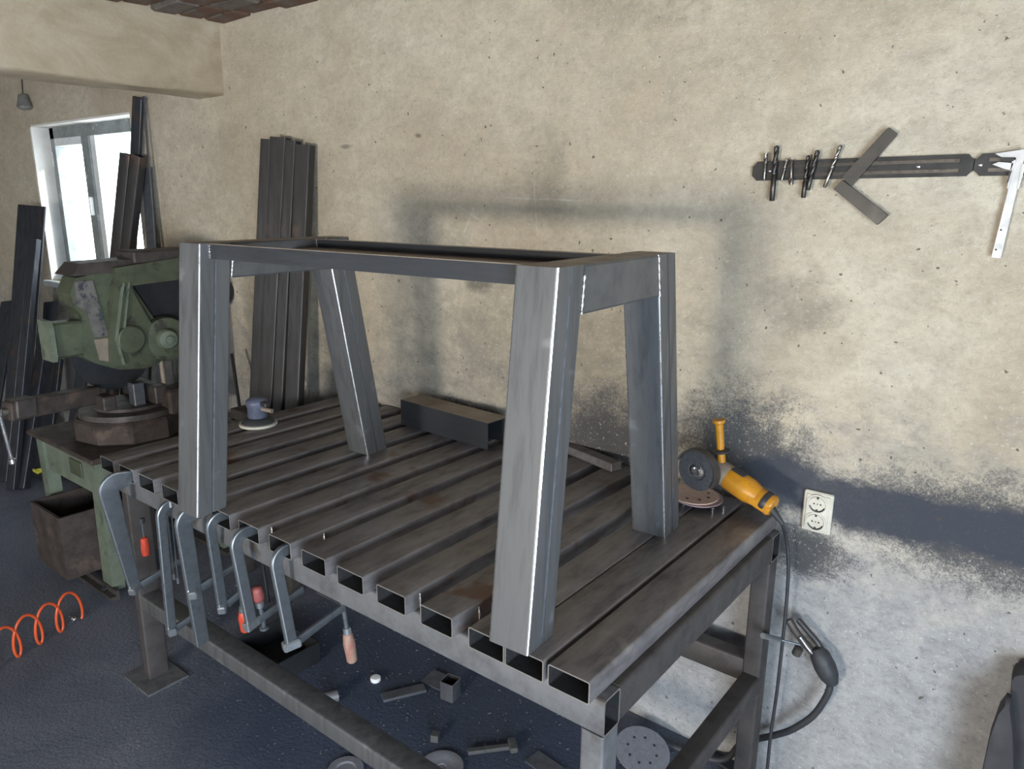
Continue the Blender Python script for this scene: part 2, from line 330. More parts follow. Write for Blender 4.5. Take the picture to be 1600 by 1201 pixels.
    def build(s, name, mats, parent=None, loc=None, rot=None, smooth=None):
        return put(s.mesh(name, mats, smooth), name, parent, loc, rot)
def rrect(w, h, r, n=3):
    pts = []
    for cx, cy, a0 in ((w / 2 - r, h / 2 - r, 0), (-w / 2 + r, h / 2 - r, 90), (-w / 2 + r, -h / 2 + r, 180), (w / 2 - r, -h / 2 + r, 270)):
        for k in range(n + 1):
            a = math.radians(a0 + 90 * k / n); pts.append((cx + r * math.cos(a), cy + r * math.sin(a)))
    return pts
def rrect_xy(x0, y0, x1, y1, r, n, z, ins):
    cx, cy = (x0 + x1) / 2, (y0 + y1) / 2
    return [(cx + a, cy + b, z) for a, b in rrect(x1 - x0 - 2 * ins, y1 - y0 - 2 * ins, max(r - ins * 0.5, 1e-4), n)]
def put(me, name, parent=None, loc=None, rot=None):
    o = bpy.data.objects.new(name, me); COL.objects.link(o)
    if parent: o.parent = parent
    if loc is not None: o.location = loc
    if rot is not None: o.rotation_euler = rot
    return o
def tag(o, label, cat, group=None, kind=None):
    o['label'] = label; o['category'] = cat
    if group: o['group'] = group
    if kind: o['kind'] = kind
    return o
def thing(name, label, cat, loc=(0, 0, 0), rotz=0, group=None):
    o = bpy.data.objects.new(name, None); COL.objects.link(o); o.location = loc; o.rotation_euler = (0, 0, rotz); o.empty_display_size = 0.05
    return tag(o, label, cat, group)
def struct(o): o['kind'] = 'structure'; return o
def frame_T(p0, p1, side):
    # local z from p0 to p1, local x near `side`
    p0, p1 = Vector(p0), Vector(p1); z = (p1 - p0).normalized(); x = Vector(side); x = (x - z * x.dot(z)).normalized(); y = z.cross(x)
    T = Matrix.Identity(4)
    for i in range(3): T[i][0] = x[i]; T[i][1] = y[i]; T[i][2] = z[i]; T[i][3] = p0[i]
    return T, (p1 - p0).length

# ================================================================== the room
WY, CZ = 1.12, 2.705
XL, XR, YF = -4.9, 4.5, -4.0
struct(MB().box((XL, YF, -0.1), (XR, WY + 0.0, 0)).build('floor', 'floor'))
# back wall with the window opening
wx0, wx1, wz0, wz1 = at(45, 195, Y=WY).x, -2.02, 1.285, at(110, 187, Y=WY).z
WT = 0.20
wb_ = MB()
wb_.box((XL, WY, -0.1), (wx0, WY + WT, CZ)).box((wx1, WY, -0.1), (XR, WY + WT, CZ)).box((wx0, WY, -0.1), (wx1, WY + WT, wz0)).box((wx0, WY, wz1), (wx1, WY + WT, CZ))
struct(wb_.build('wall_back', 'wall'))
struct(MB().box((XL - 0.2, YF, -0.1), (XL, WY + WT, CZ)).build('wall_left', 'plain_wall'))
f = MB()   # front wall with a window opening behind the camera, plus an added one for the left fill
f.box((XL, YF - 0.2, -0.1), (-3.9, YF, CZ)).box((-2.7, YF - 0.2, -0.1), (1.0, YF, CZ)).box((-3.9, YF - 0.2, -0.1), (-2.7, YF, 1.05)).box((-3.9, YF - 0.2, 2.15), (-2.7, YF, CZ)).box((2.3, YF - 0.2, -0.1), (XR, YF, CZ)).box((1.0, YF - 0.2, -0.1), (2.3, YF, 0.7)).box((1.0, YF - 0.2, 1.6), (2.3, YF, CZ))
struct(f.build('wall_front', 'plain_wall'))
f = MB()   # right wall with a doorway
f.box((XR, YF, -0.1), (XR + 0.2, -3.4, CZ)).box((XR, -1.2, -0.1), (XR + 0.2, WY + WT, CZ)).box((XR, -3.4, 2.1), (XR + 0.2, -1.2, CZ))
struct(f.build('wall_right', 'plain_wall'))
ceil = struct(MB().box((XL - 0.2, YF - 0.2, CZ + 0.03), (XR + 0.2, WY + WT, CZ + 0.2)).build('ceiling', 'ceiling'))
# clay ceiling blocks with mortar lumps near the beam
tm = MB().box((-0.118, -0.058, -0.03), (0.118, 0.058, 0.03), bev=0.008).mesh('ceiling_tile', ['tile'])
tm2 = MB().box((-0.118, -0.058, -0.03), (0.118, 0.058, 0.03), bev=0.008).mesh('ceiling_tile', ['mortar'])
for i in range(8):
    for j in range(7):
        q = put(tm if random.random() < 0.7 else tm2, 'ceiling_tile', ceil, (-0.88 + i * 0.25, 0.31 + j * 0.128, CZ + 0.012 + random.uniform(-0.008, 0.012)), (random.uniform(-.03, .03), random.uniform(-.03, .03), random.uniform(-.03, .03)))
# plastered beam
bx = at(347, 100, Y=WY).x
bm = MB(); n = 26; loops = []
for k in range(n + 1):
    y = WY + 0.0 - (WY - YF) * k / n
    j = lambda: random.uniform(-0.004, 0.004)
    loops.append([(bx - 0.235, y, 2.362 + j()), (bx - 0.012, y, 2.362 + j()), (bx + j(), y, 2.374 + j()), (bx + j(), y, CZ + 0.028), (bx - 0.235, y, CZ + 0.028)])
bm.loft(loops); struct(bm.build('trim_1', 'beam', smooth=50))
# window
wroot = bpy.data.objects.new('window_1', None); COL.objects.link(wroot); wroot.location = ((wx0 + wx1) / 2, WY, wz0); struct(wroot)
def W(mb, name, mats, parent=wroot, smooth=None):
    o = wroot.location; mb.v = [(x - o.x, y - o.y, z - o.z) for x, y, z in mb.v]; return mb.build(name, mats, parent, smooth=smooth)
MBr = MB().box((wx0 - 0.02, WY + 0.004, wz0 - 0.01), (wx0 + 0.012, WY + WT, wz1 + 0.02)); W(MBr, 'reveal', 'reveal')
W(MB().box((wx1 - 0.012, WY + 0.004, wz0 - 0.01), (wx1 + 0.02, WY + WT, wz1 + 0.02)), 'reveal', 'reveal')
W(MB().box((wx0, WY + 0.004, wz1 - 0.012), (wx1, WY + WT, wz1 + 0.02)), 'reveal', 'reveal')
W(MB().box((wx0 - 0.05, WY - 0.035, wz0 - 0.045), (wx1 + 0.04, WY + 0.13, wz0 - 0.002), bev=0.006), 'window_sill', 'wwhite')
fy0, fy1 = WY + 0.12, WY + 0.18
fx0, fx1, fz0, fz1 = wx0 + 0.012, wx1 - 0.012, wz0, wz1 - 0.012
W(MB().box((fx0, fy0, fz0), (fx0 + 0.06, fy1, fz1)), 'frame_stile', 'wframe'); W(MB().box((fx1 - 0.06, fy0, fz0), (fx1, fy1, fz1)), 'frame_stile', 'wframe')
W(MB().box((fx0, fy0, fz1 - 0.075), (fx1, fy1, fz1)), 'frame_head', 'wframe'); W(MB().box((fx0, fy0, fz0), (fx1, fy1, fz0 + 0.07)), 'frame_sill', 'wframe')
mx = fx0 + 0.60
W(MB().box((mx - 0.035, fy0 - 0.02, fz0 + 0.07), (mx + 0.035, fy1, fz1 - 0.075)), 'mullion', 'wframe')
W(MB().box((mx + 0.035, fy0 - 0.005, fz0 + 0.07), (mx + 0.10, fy1 - 0.005, fz1 - 0.075)), 'sash_stile', 'wwhite')
sx0, sx1, sz0, sz1 = fx0 + 0.06, mx - 0.035, fz0 + 0.07, fz1 - 0.075
for nm, a, b in (('sash_stile', (sx0, fy0 - 0.02, sz0), (sx0 + 0.055, fy1 - 0.01, sz1)), ('sash_stile', (sx1 - 0.03, fy0 - 0.02, sz0), (sx1, fy1 - 0.01, sz1)),
                 ('sash_rail', (sx0 + 0.055, fy0 - 0.02, sz1 - 0.05), (sx1 - 0.03, fy1 - 0.01, sz1)), ('sash_rail', (sx0 + 0.055, fy0 - 0.02, sz0), (sx1 - 0.03, fy1 - 0.01, sz0 + 0.05))):
    W(MB().box(a, b), nm, 'wwhite' if nm == 'sash_rail' else 'wframe')
W(MB().box((sx0 + 0.05, fy0 + 0.02, sz0 + 0.045), (sx1 - 0.025, fy0 + 0.026, sz1 - 0.045)), 'pane', 'glass')
W(MB().box((mx + 0.095, fy0 + 0.02, fz0 + 0.07), (fx1 - 0.06, fy0 + 0.026, fz1 - 0.075)), 'pane', 'glass')
W(MB().box((mx - 0.012, fy0 - 0.045, (fz0 + fz1) / 2 - 0.06), (mx + 0.012, fy0 - 0.02, (fz0 + fz1) / 2 + 0.06), bev=0.004), 'window_latch', 'wwhite')
W(MB().cyl((fx0 + 0.05, fy0 - 0.012, fz1 - 0.26), (fx0 + 0.05, fy0 - 0.012, fz1 - 0.16), 0.013, n=10), 'hinge', 'wwhite')

# ================================================================== welding bench
H = 0.9729
SX = [-0.2077, -0.0632, 0.0757, 0.2288, 0.3742, 0.5235, 0.6687, 0.8165, 0.9632, 1.109, 1.257, 1.4055, 1.5523, 1.6543, 1.7645]
bench = thing('welding_bench', 'large brown steel welding bench with slatted top of hollow rectangular tubes', 'workbench', (0.83, 0.55, 0))
def B(mb, name, mats, smooth=None, parent=bench):
    o = Vector(bench.location); mb.v = [tuple(Vector(p) - o) for p in mb.v]; return mb.build(name, mats, parent, smooth=smooth)
for i, x in enumerate(SX):
    y1 = 1.105 if i < 12 else (1.06 if i < 14 else 1.04)
    T, L = frame_T((x + 0.05, 0, H - 0.0255), (x + 0.05, y1, H - 0.0255), (1, 0, 0))
    sl = B(MB().tube(0.1, 0.051, L, 0.003, 0.006, T), 'slat', ['slat' if i < 12 else 'worn', 'cut', 'inside'], 35)
ZB1, ZB0 = H - 0.051, 0.838
T, L = frame_T((-0.205, 0.059, (ZB0 + ZB1) / 2), (1.882, 0.059, (ZB0 + ZB1) / 2), (0, 1, 0))
B(MB().tube(0.062, ZB1 - ZB0, L, 0.004, 0.008, T), 'front_beam', ['bench', 'cut', 'inside'], 35)
T, L = frame_T((-0.205, 1.0, (ZB0 + ZB1) / 2), (1.882, 1.0, (ZB0 + ZB1) / 2), (0, 1, 0))
B(MB().tube(0.062, ZB1 - ZB0, L, 0.004, 0.008, T), 'back_beam', ['bench', 'cut', 'inside'], 35)
for xc in (1.851, -0.174):
    T, L = frame_T((xc, 0.0905, (ZB0 + ZB1) / 2), (xc, 0.9685, (ZB0 + ZB1) / 2), (1, 0, 0))
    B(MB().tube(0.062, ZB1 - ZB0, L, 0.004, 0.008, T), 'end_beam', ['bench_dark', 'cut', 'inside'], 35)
for a, b in (((1.827, 0.029), (1.882, 0.09)), ((1.827, 0.965), (1.882, 1.03)), ((-0.255, 0.075), (-0.212, 0.158)), ((-0.2, 0.97), (-0.145, 1.03))):
    top = ZB0 if a[0] > 0 else H - 0.052
    T, L = frame_T(((a[0] + b[0]) / 2, (a[1] + b[1]) / 2, 0.008), ((a[0] + b[0]) / 2, (a[1] + b[1]) / 2, top), (1, 0, 0))
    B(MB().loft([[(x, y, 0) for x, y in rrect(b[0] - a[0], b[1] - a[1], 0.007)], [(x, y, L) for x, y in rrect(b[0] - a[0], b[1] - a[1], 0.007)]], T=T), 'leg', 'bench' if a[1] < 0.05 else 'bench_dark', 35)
    B(MB().box((a[0] - 0.06, a[1] - 0.05, 0.0), (b[0] + 0.09, b[1] + 0.03, 0.008)), 'foot_plate', 'bench')
sz = at(400, 1075, Y=0.08).z
T, L = frame_T((-0.212, 0.118, sz + 0.03), (1.827, 0.118, sz + 0.03), (0, 1, 0))
B(MB().tube(0.078, 0.062, L, 0.004, 0.008, T), 'front_stretcher', ['frame', 'cut', 'inside'], 35)
zr = at(1150, 1095, X=1.855).z
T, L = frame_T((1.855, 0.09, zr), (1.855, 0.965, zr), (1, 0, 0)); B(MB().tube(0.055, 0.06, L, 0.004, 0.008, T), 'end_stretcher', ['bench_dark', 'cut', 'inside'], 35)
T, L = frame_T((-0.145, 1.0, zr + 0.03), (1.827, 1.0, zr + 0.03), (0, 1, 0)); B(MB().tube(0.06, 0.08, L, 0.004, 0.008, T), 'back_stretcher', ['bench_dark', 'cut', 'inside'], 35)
# weld ticks where slats sit on the front beam
for (x, y), i in (((424, 822), 6), ((506, 832), 7), ((656, 930), 10), ((748, 952), 11)):
    p = Vector((SX[i] + 0.1005, 0, H - 0.026)); p.y = max(0.04, min(0.2, at(x, y, X=p.x).y))
    B(MB().sweep([p + Vector((0.001, 0, 0.016)), p + Vector((0.002, 0, -0.002)), p + Vector((0.001, 0, -0.020))], [0.0016, 0.0026, 0.0016], 6), 'weld_tick', 'weld', 40)

# ================================================================== table frame standing on the bench
ang = math.radians(3.05)
tf = thing('table_frame', 'unpainted steel table base with four splayed square legs on the bench', 'table frame', (1.72, -0.008, H), ang)
def legprof(u0, u1, v0, v1, r=0.006):
    # 100 x 100 made of two 100 x 50 tubes: seam groove half way along the two side faces
    w, d = u1 - u0, v1 - v0; pts = []; kinds = []
    def arc(cx, cy, a0):
        for k in range(4):
            a = math.radians(a0 + 90 * k / 3); pts.append((cx + r * math.cos(a), cy + r * math.sin(a)))
    arc(u1 - r, v0 + r, -90)
    g = 0.0035; vm = (v0 + v1) / 2
    pts.extend([(u1, vm - g), (u1 - g * 0.9, vm), (u1, vm + g)])
    arc(u1 - r, v1 - r, 0); arc(u0 + r, v1 - r, 90)
    pts.extend([(u0, vm + g), (u0 + g * 0.9, vm), (u0, vm - g)])
    arc(u0 + r, v0 + r, 180)
    return pts
TZ = 0.776
def leg(u0, vb, vt):
    pb = legprof(u0, u0 + 0.1, vb, vb + 0.1); pt = legprof(u0, u0 + 0.1, vt, vt + 0.1)
    e = {0, 1, 2, 7, 8, 9, 11, 12, 13, 18, 19, 20}
    mb = MB().loft([[(x, y, 0) for x, y in pb], [(x, y, TZ) for x, y in pt]], facemat=lambda i: 1 if i in (1, 19) else 3 if i in (4, 5, 15, 16) else 0)
    mb.m[-1] = 2
    return mb.build('leg', ['frame', 'frame_edge', 'rail_brown', 'rail'], tf)
UL = -1.152 - 0.1
for u0 in (-0.1, UL):
    leg(u0, 0.0, 0.087); leg(u0, 0.675, 0.534)
    # side rail between the leg tops
    zb = 0.676
    vf = lambda z: 0.187 - (TZ - z) * (0.087 / TZ) ; vb_ = lambda z: 0.534 + (TZ - z) * (0.141 / TZ)
    mb = MB(); r = 0.005
    prof = [(u0 + 0.006 * 0, zb + r), (u0 + r, zb), (u0 + 0.1 - r, zb), (u0 + 0.1, zb + r), (u0 + 0.1, TZ - r), (u0 + 0.1 - r, TZ), (u0 + r, TZ), (u0, TZ - r)]
    mb.loft([[(u, vf(z), z) for u, z in prof][::-1], [(u, vb_(z), z) for u, z in prof][::-1]], facemat=lambda i: 1 if i == 1 else 0)
    # (loop order gives outward faces)
    mb.build('side_rail', ['side', 'rail_brown'], tf)
def angle_rail(vface, inward, hgt, flange, zt):
    # steel angle: upright leg plus a flange at the bottom turned into the frame
    t = 0.005; q = inward; v0 = vface
    r_ = MB().extrude([(v0, zt), (v0, zt - hgt), (v0 + q * t, zt - hgt), (v0 + q * t, zt)], 'x', UL + 0.1, -0.1).build('long_rail', 'rail', tf)
    MB().extrude([(v0 + q * t * 0.99, zt - hgt), (v0 + q * flange, zt - hgt), (v0 + q * flange, zt - hgt + t), (v0 + q * t * 0.99, zt - hgt + t)], 'x', UL + 0.1, -0.1).build('rail_flange', 'rail_brown', r_)
    MB().extrude([(v0, zt), (v0 + q * 0.016, zt), (v0 + q * 0.016, zt + 0.0015), (v0, zt + 0.0015)], 'x', UL + 0.1, -0.1).build('rail_lip', 'rail_brown', r_)
angle_rail(0.117, 1, 0.040, 0.06, TZ - 0.002)
angle_rail(0.500, -1, 0.030, 0.10, TZ - 0.002)
def weld(pts, r, n=14):
    pts = [Vector(p) for p in pts]; P = []; R = []
    for k in range(n):
        t = k / (n - 1) * (len(pts) - 1); i = min(int(t), len(pts) - 2); P.append(pts[i].lerp(pts[i + 1], t - i)); R.append(r * (0.75 + 0.35 * math.sin(k * 2.1) + random.uniform(-.1, .1)))
    return MB().sweep(P, R, 8).build('weld_bead', 'weld', tf, smooth=60)
weld([(UL + 0.1015, 0.116, TZ - 0.003), (UL + 0.1015, 0.115, TZ - 0.040)], 0.0042)
weld([(UL + 0.1015, 0.494, TZ - 0.003), (UL + 0.1015, 0.494, TZ - 0.030)], 0.004)
for u0, s in ((0.0, 1),):
    weld([(0.0, 0.186, TZ - 0.02), (0.0, 0.177, 0.677)], 0.0035); weld([(0.0, 0.535, TZ - 0.006), (0.0, 0.552, 0.677)], 0.003)
weld([(UL + 0.1, 0.187, TZ - 0.05), (UL + 0.1, 0.178, 0.677)], 0.003)

# ================================================================== clamps hanging on the tube ends
def clamp(label, top, bot, jaw=0.10, arm_z=0.0, arm=0.15, handle='red', hup=False, wide=0.0, group='clamps hanging from the bench front', hs=1.0, sec=(0.018, 0.040), hpos=1.0):
    top, bot = Vector(top), Vector(bot); root = thing('bar_clamp', label, 'clamp', bot, 0, group)
    D = (top - bot); L = D.length; up = D / L
    yh = Vector((0, 1, 0)); yv = Vector((0, 1, 0)); yv = (yv - up * yv.dot(up)).normalized()
    # bar and fixed jaw in one bent piece, rounded corner
    R = 0.035; pts = [Vector((0, 0, 0)), up * (L - R)]
    for k in range(1, 7):
        a = PI / 2 * k / 6; pts.append(up * (L - R + R * math.sin(a)) + yh * (R - R * math.cos(a)))
    pts.append(up * L + yh * (R + jaw))
    w, d = sec; s = []
    prof = rrect(w, d, 0.004, 2)
    loops = []
    for i, p in enumerate(pts):
        dd = (pts[min(i + 1, len(pts) - 1)] - pts[max(i - 1, 0)]).normalized(); a = Vector((1, 0, 0)); a = (a - dd * a.dot(dd)).normalized(); b = dd.cross(a)
        kk = 1.0 + wide * max(0.0, (i - 1) / (len(pts) - 1) if i else 0)
        sh = 1.0 + (wide if 1 <= i < len(pts) - 1 else 0)
        loops.append([p + a * q[0] + b * q[1] * sh for q in prof])
    MB().loft(loops, facemat=lambda i: 1 if i in (7, 10) else 0).build('bar', ['clamp', 'clamp_edge'], root, smooth=18)
    # sliding arm with collar, spindle, pad and handle
    az = up * arm_z
    MB().box((-w / 2 - 0.006, -d / 2 - 0.008, -0.014), (w / 2 + 0.006, d / 2 + 0.008, 0.014), bev=0.004, T=Matrix.Translation(az) @ up.to_track_quat('Z', 'Y').to_matrix().to_4x4()).build('collar', 'clamp_edge', root)
    a0 = az + yv * (d / 2); a1 = az + yv * (d / 2 + arm) + up * 0.012
    T, LL = frame_T(a0, a1, (1, 0, 0))
    MB().loft([[(x * k, y * k, z) for x, y in rrect(0.014, 0.026, 0.004, 2)] for z, k in ((0, 1.1), (LL * 0.8, 0.85), (LL, 1.0))], T=T).build('sliding_arm', 'clamp', root, smooth=30)
    if handle:
        sgn = 1 if hup else -1; c = a0.lerp(a1, hpos)
        MB().cyl(c - up * 0.035 * sgn, c + up * 0.075 * sgn * hs, 0.007, n=12).build('spindle', 'clamp', root, smooth=40)
        MB().lathe([(0, 0.004), (0.002, 0.014), (0.008, 0.014), (0.012, 0.008)], c - up * 0.045 * sgn, up * sgn, 14).build('swivel_pad', 'clamp', root, smooth=40)
        h0 = c + up * 0.07 * sgn * hs
        fer = MB().lathe([(0, 0.007), (0.001, 0.0115), (0.02, 0.0125), (0.021, 0.009)], h0, up * sgn, 14).build('ferrule', 'clamp_edge', root, smooth=40)
        hl = 0.105 * hs
        MB().lathe([(0, 0.010), (0.004, 0.0145), (hl * 0.35, 0.0185), (hl * 0.7, 0.0165), (hl - 0.008, 0.0165), (hl - 0.002, 0.012), (hl, 0.004)], h0 + up * sgn * 0.02, up * sgn, 16).build('handle', handle, root, smooth=40)
    return root
ZJ = H - 0.028
clamp('leftmost galvanised bar clamp with wide curved jaw hooked in a slat end', at(166, 756, Z=ZJ - 0.006), at(212, 922, Y=0.0), 0.07, 0.012, 0.15, None, wide=0.55, sec=(0.014, 0.042))
clamp('straight bar clamp between the leftmost clamp and the frame leg, beside two thin rods', at(250, 792, Z=ZJ - 0.05), at(268, 986, Y=0.0), 0.02, 0.006, 0.06, None, sec=(0.016, 0.032))
clamp('bar clamp directly under the front left frame leg, resting on the stretcher', at(284, 806, Z=ZJ), at(316, 1004, Y=0.0), 0.07, 0.215, 0.13, None, sec=(0.016, 0.044), wide=0.2)
clamp('short bar clamp right of the frame leg with bright red handle', at(327, 812, Z=ZJ), at(348, 950, Y=0.03), 0.05, 0.008, 0.05, 'red', sec=(0.014, 0.032), hs=0.85)
clamp('bar clamp with dull red handle, second from the right', at(365, 838, Z=ZJ - 0.004), at(393, 976, Y=0.0), 0.07, 0.004, 0.17, 'dullred', hup=True, hs=0.5, hpos=0.12, sec=(0.015, 0.034))
clamp('rightmost bar clamp with worn wooden handle hanging over the floor', at(428, 866, Z=ZJ - 0.004), at(456, 1008, Y=0.0), 0.07, 0.004, 0.17, 'woodh', sec=(0.015, 0.034))
# the red screwdriver-like clamp handle hanging behind the leftmost clamp
p = at(224, 838, Y=0.12)
hd = thing('hanging_clamp_screw', 'orange-red clamp handle hanging behind the leftmost clamp', 'clamp handle', p)
MB().lathe([(0, 0.006), (0.004, 0.015), (0.03, 0.018), (0.075, 0.015), (0.08, 0.006)], (0, 0, -0.08), (0, 0, 1), 16).build('handle', 'red', hd, smooth=40)
MB().cyl((0, 0, 0), (0, 0, 0.06), 0.006, n=10).build('spindle', 'clamp', hd, smooth=40)
MB().lathe([(0, 0.006), (0.002, 0.012), (0.022, 0.012), (0.024, 0.006)], (0, 0, 0.055), (0, 0, 1), 12).build('swivel_pad', 'plastic', hd, smooth=40)
for k, (xa, xb) in enumerate(((259, 272), (266, 278))):
    a, b = at(xa, 783, Y=0.02), at(xb, 900 + 6 * k, Y=0.06)
    rd = thing('hooked_rod', ('thin steel rod hanging beside the straight clamp, the left of two', 'thin steel rod hanging beside the straight clamp, the right of two')[k], 'rod', b, 0, 'thin rods by the clamps')
    MB().cyl((0, 0, 0), a - b, 0.0028, n=8).build('rod', 'clamp', rd, smooth=40)
    MB().cyl(a - b - Vector((0, 0, 0.02)), a - b, 0.006, n=10).build('rod_head', 'clamp_edge', rd, smooth=40)
    MB().cyl(Vector((0, 0, -0.012)), Vector((0, 0, 0.012)), 0.0055, n=10).build('rod_foot', 'clamp', rd, smooth=40)

# ================================================================== green chop saw on its stand
SXC = -1.2
saw = thing('chop_saw', 'old green metal chop saw with rusty turntable on a green stand', 'chop saw', (SXC, 0.55, 0))
def S(mb, name, mats, smooth=None, parent=saw):
    o = Vector(saw.location); mb.v = [tuple(Vector(p) - o) for p in mb.v]; return mb.build(name, mats, parent, smooth=smooth)
# stand: tray, apron panels, tapered legs, floor rail, caster
TZs = 0.72
S(MB().box((-1.66, 0.24, TZs - 0.025), (-0.92, 0.92, TZs), bev=0.006), 'tray', 'rust')
for a, b in (((-1.60, 0.285, TZs - 0.20), (-0.99, 0.30, TZs - 0.025)), ((-1.60, 0.86, TZs - 0.20), (-0.99, 0.875, TZs - 0.025))):
    S(MB().box(a, b), 'apron_panel', 'green_light')
S(MB().box((-1.0, 0.30, TZs - 0.20), (-0.985, 0.86, TZs - 0.025)), 'apron_panel', 'green_light')
S(MB().box((-1.27, 0.277, TZs - 0.15), (-1.14, 0.286, TZs - 0.07), bev=0.003), 'panel_plate', 'green')
def sleg(x0, x1, y0, y1, xo):
    S(MB().loft([[(x0 + xo, y0, 0.05), (x1 + xo, y0, 0.05), (x1 + xo, y1, 0.05), (x0 + xo, y1, 0.05)], [(x0, y0, TZs - 0.025), (x1, y0, TZs - 0.025), (x1, y1, TZs - 0.025), (x0, y1, TZs - 0.025)]]), 'leg', 'green_light')
sleg(-1.02, -0.925, 0.27, 0.33, -0.02); sleg(-1.63, -1.56, 0.27, 0.33, 0.03); sleg(-1.02, -0.95, 0.85, 0.90, 0.0); sleg(-1.63, -1.56, 0.85, 0.90, 0.0)
S(MB().box((-1.53, 0.235, 0.03), (-0.89, 0.275, 0.05)).box((-1.53, 0.262, 0.05), (-0.89, 0.275, 0.075)), 'floor_rail', 'iron')
S(MB().box((-1.53, 0.83, 0.03), (-0.89, 0.87, 0.05)), 'floor_rail', 'iron')
S(MB().box((-1.25, 0.33, 0.05), (-1.0, 0.35, 0.24)), 'lower_panel', 'green_light')
for x, y in ((-1.0, 0.27), (-1.45, 0.27), (-1.0, 0.85), (-1.45, 0.85)):
    S(MB().cyl((x - 0.012, y, 0.032), (x + 0.012, y, 0.032), 0.032, n=16), 'caster', 'rubber', 40)
# tap on the left leg
S(MB().cyl((-1.63, 0.25, 0.50), (-1.63, 0.27, 0.50), 0.012, n=10).box((-1.66, 0.243, 0.495), (-1.60, 0.25, 0.508)), 'tap', 'brass')
# turntable: faceted rusty casting and worn round table
tc = Vector((-1.22, 0.575, TZs))
oct_ = lambda r, z, k=10, ph=0.2: [(tc.x + r * math.cos(ph + 2 * PI * i / k), tc.y + r * math.sin(ph + 2 * PI * i / k), z) for i in range(k)]
S(MB().loft([oct_(0.245, TZs), oct_(0.262, TZs + 0.01), oct_(0.262, TZs + 0.10), oct_(0.25, TZs + 0.112)]), 'turntable_base', 'rust')
S(MB().lathe([(0, 0.235), (0.03, 0.23), (0.036, 0.17), (0.05, 0.165), (0.055, 0.02)], tc + Vector((0, 0, 0.108)), (0, 0, 1), 40), 'turntable', 'iron', 40)
S(MB().box((-1.40, 0.62, TZs + 0.16), (-1.04, 0.68, TZs + 0.25), bev=0.006), 'fence', 'iron')
S(MB().box((-1.13, 0.66, TZs + 0.10), (-0.99, 0.84, TZs + 0.23), bev=0.012), 'fence_bracket', 'rust')
S(MB().box((-1.20, 0.40, TZs + 0.16), (-1.10, 0.46, TZs + 0.23), bev=0.006), 'vise_jaw', 'iron')
S(MB().box((-1.16, 0.545, TZs + 0.15), (-1.10, 0.60, TZs + 0.27), bev=0.004), 'clamped_stock', 'offcut')
# vise beam with screw and crank to the front
va, vb = at(10, 643, X=-1.12), at(150, 616, X=-1.22)
T, L = frame_T(va, vb, (1, 0, 0))
S(MB().box((-0.035, -0.042, 0), (0.035, 0.042, L), bev=0.006, T=T), 'vise_beam', 'rust')
S(MB().box((-0.042, -0.05, 0.02), (0.042, 0.035, 0.11), bev=0.006, T=T), 'vise_nut', 'iron')
vd = (va - vb).normalized()
S(MB().cyl(va, va + vd * 0.09, 0.014, n=14), 'vise_screw', 'cut', 40)
ca, cb = at(0, 650, X=-1.10), at(18, 716, X=-1.10)
S(MB().cyl(ca, cb, 0.0085, n=12), 'crank', 'chrome', 40)
S(MB().lathe([(0, 0.006), (0.003, 0.014), (0.02, 0.016), (0.03, 0.008)], cb, cb - ca, 14), 'crank_knob', 'chrome', 40)
S(MB().lathe([(0, 0.006), (0.004, 0.014), (0.024, 0.014), (0.028, 0.006)], ca, (ca - cb), 14), 'crank_knob', 'chrome', 40)
# blade and saw head (plane of the blade holds y and z)
S(MB().lathe([(0, 0.19), (0.004, 0.19)], (-1.252, 0.535, 1.135), (1, 0, 0), 48), 'blade', 'black', 30)
def HP(P): return [(y - 0.062, z + 0.028) for y, z in P]
head = HP([(0.40, 1.125), (0.46, 1.085), (0.55, 1.045), (0.68, 1.03), (0.80, 1.06), (0.86, 1.10), (0.88, 1.16), (0.74, 1.27), (0.66, 1.42), (0.645, 1.505), (0.50, 1.505), (0.41, 1.49), (0.375, 1.42), (0.385, 1.36), (0.415, 1.32)])
S(MB().extrude(head, 'x', -1.235, -1.09), 'gear_housing', 'green')
S(MB().extrude(HP([(0.50, 1.085), (0.56, 1.06), (0.68, 1.05), (0.76, 1.10), (0.72, 1.22), (0.64, 1.40), (0.625, 1.47), (0.56, 1.47), (0.52, 1.30)]), 'x', -1.09, -1.05), 'housing_cover', 'green')
for (ya, za), (yb, zb_) in (((0.595, 1.455), (0.535, 1.20)), ((0.62, 1.455), (0.565, 1.20)), ((0.535, 1.20), (0.555, 1.075))):
    ya, yb, za, zb_ = ya - 0.07, yb - 0.07, za + 0.03, zb_ + 0.03
    S(MB().loft([[(-1.05, yb, zb_), (-1.03, yb + 0.006, zb_), (-1.05, yb + 0.013, zb_)], [(-1.05, ya, za), (-1.03, ya + 0.006, za), (-1.05, ya + 0.013, za)]]), 'rib', 'green_light')
S(MB().extrude(HP([(0.40, 1.475), (0.475, 1.475), (0.515, 1.215), (0.455, 1.215), (0.435, 1.33), (0.395, 1.37)]), 'x', -1.09, -1.082), 'data_plate', 'plate_label')
S(MB().extrude(HP([(0.45, 1.205), (0.515, 1.205), (0.53, 1.085), (0.465, 1.105)]), 'x', -1.09, -1.083), 'data_plate', 'rail_brown')
S(MB().loft([[(-1.26, 0.325, 1.528), (-1.07, 0.325, 1.528), (-1.07, 0.60, 1.533), (-1.26, 0.60, 1.533)], [(-1.25, 0.37, 1.58), (-1.09, 0.37, 1.58), (-1.09, 0.61, 1.588), (-1.25, 0.61, 1.588)]]), 'top_lid', 'iron')
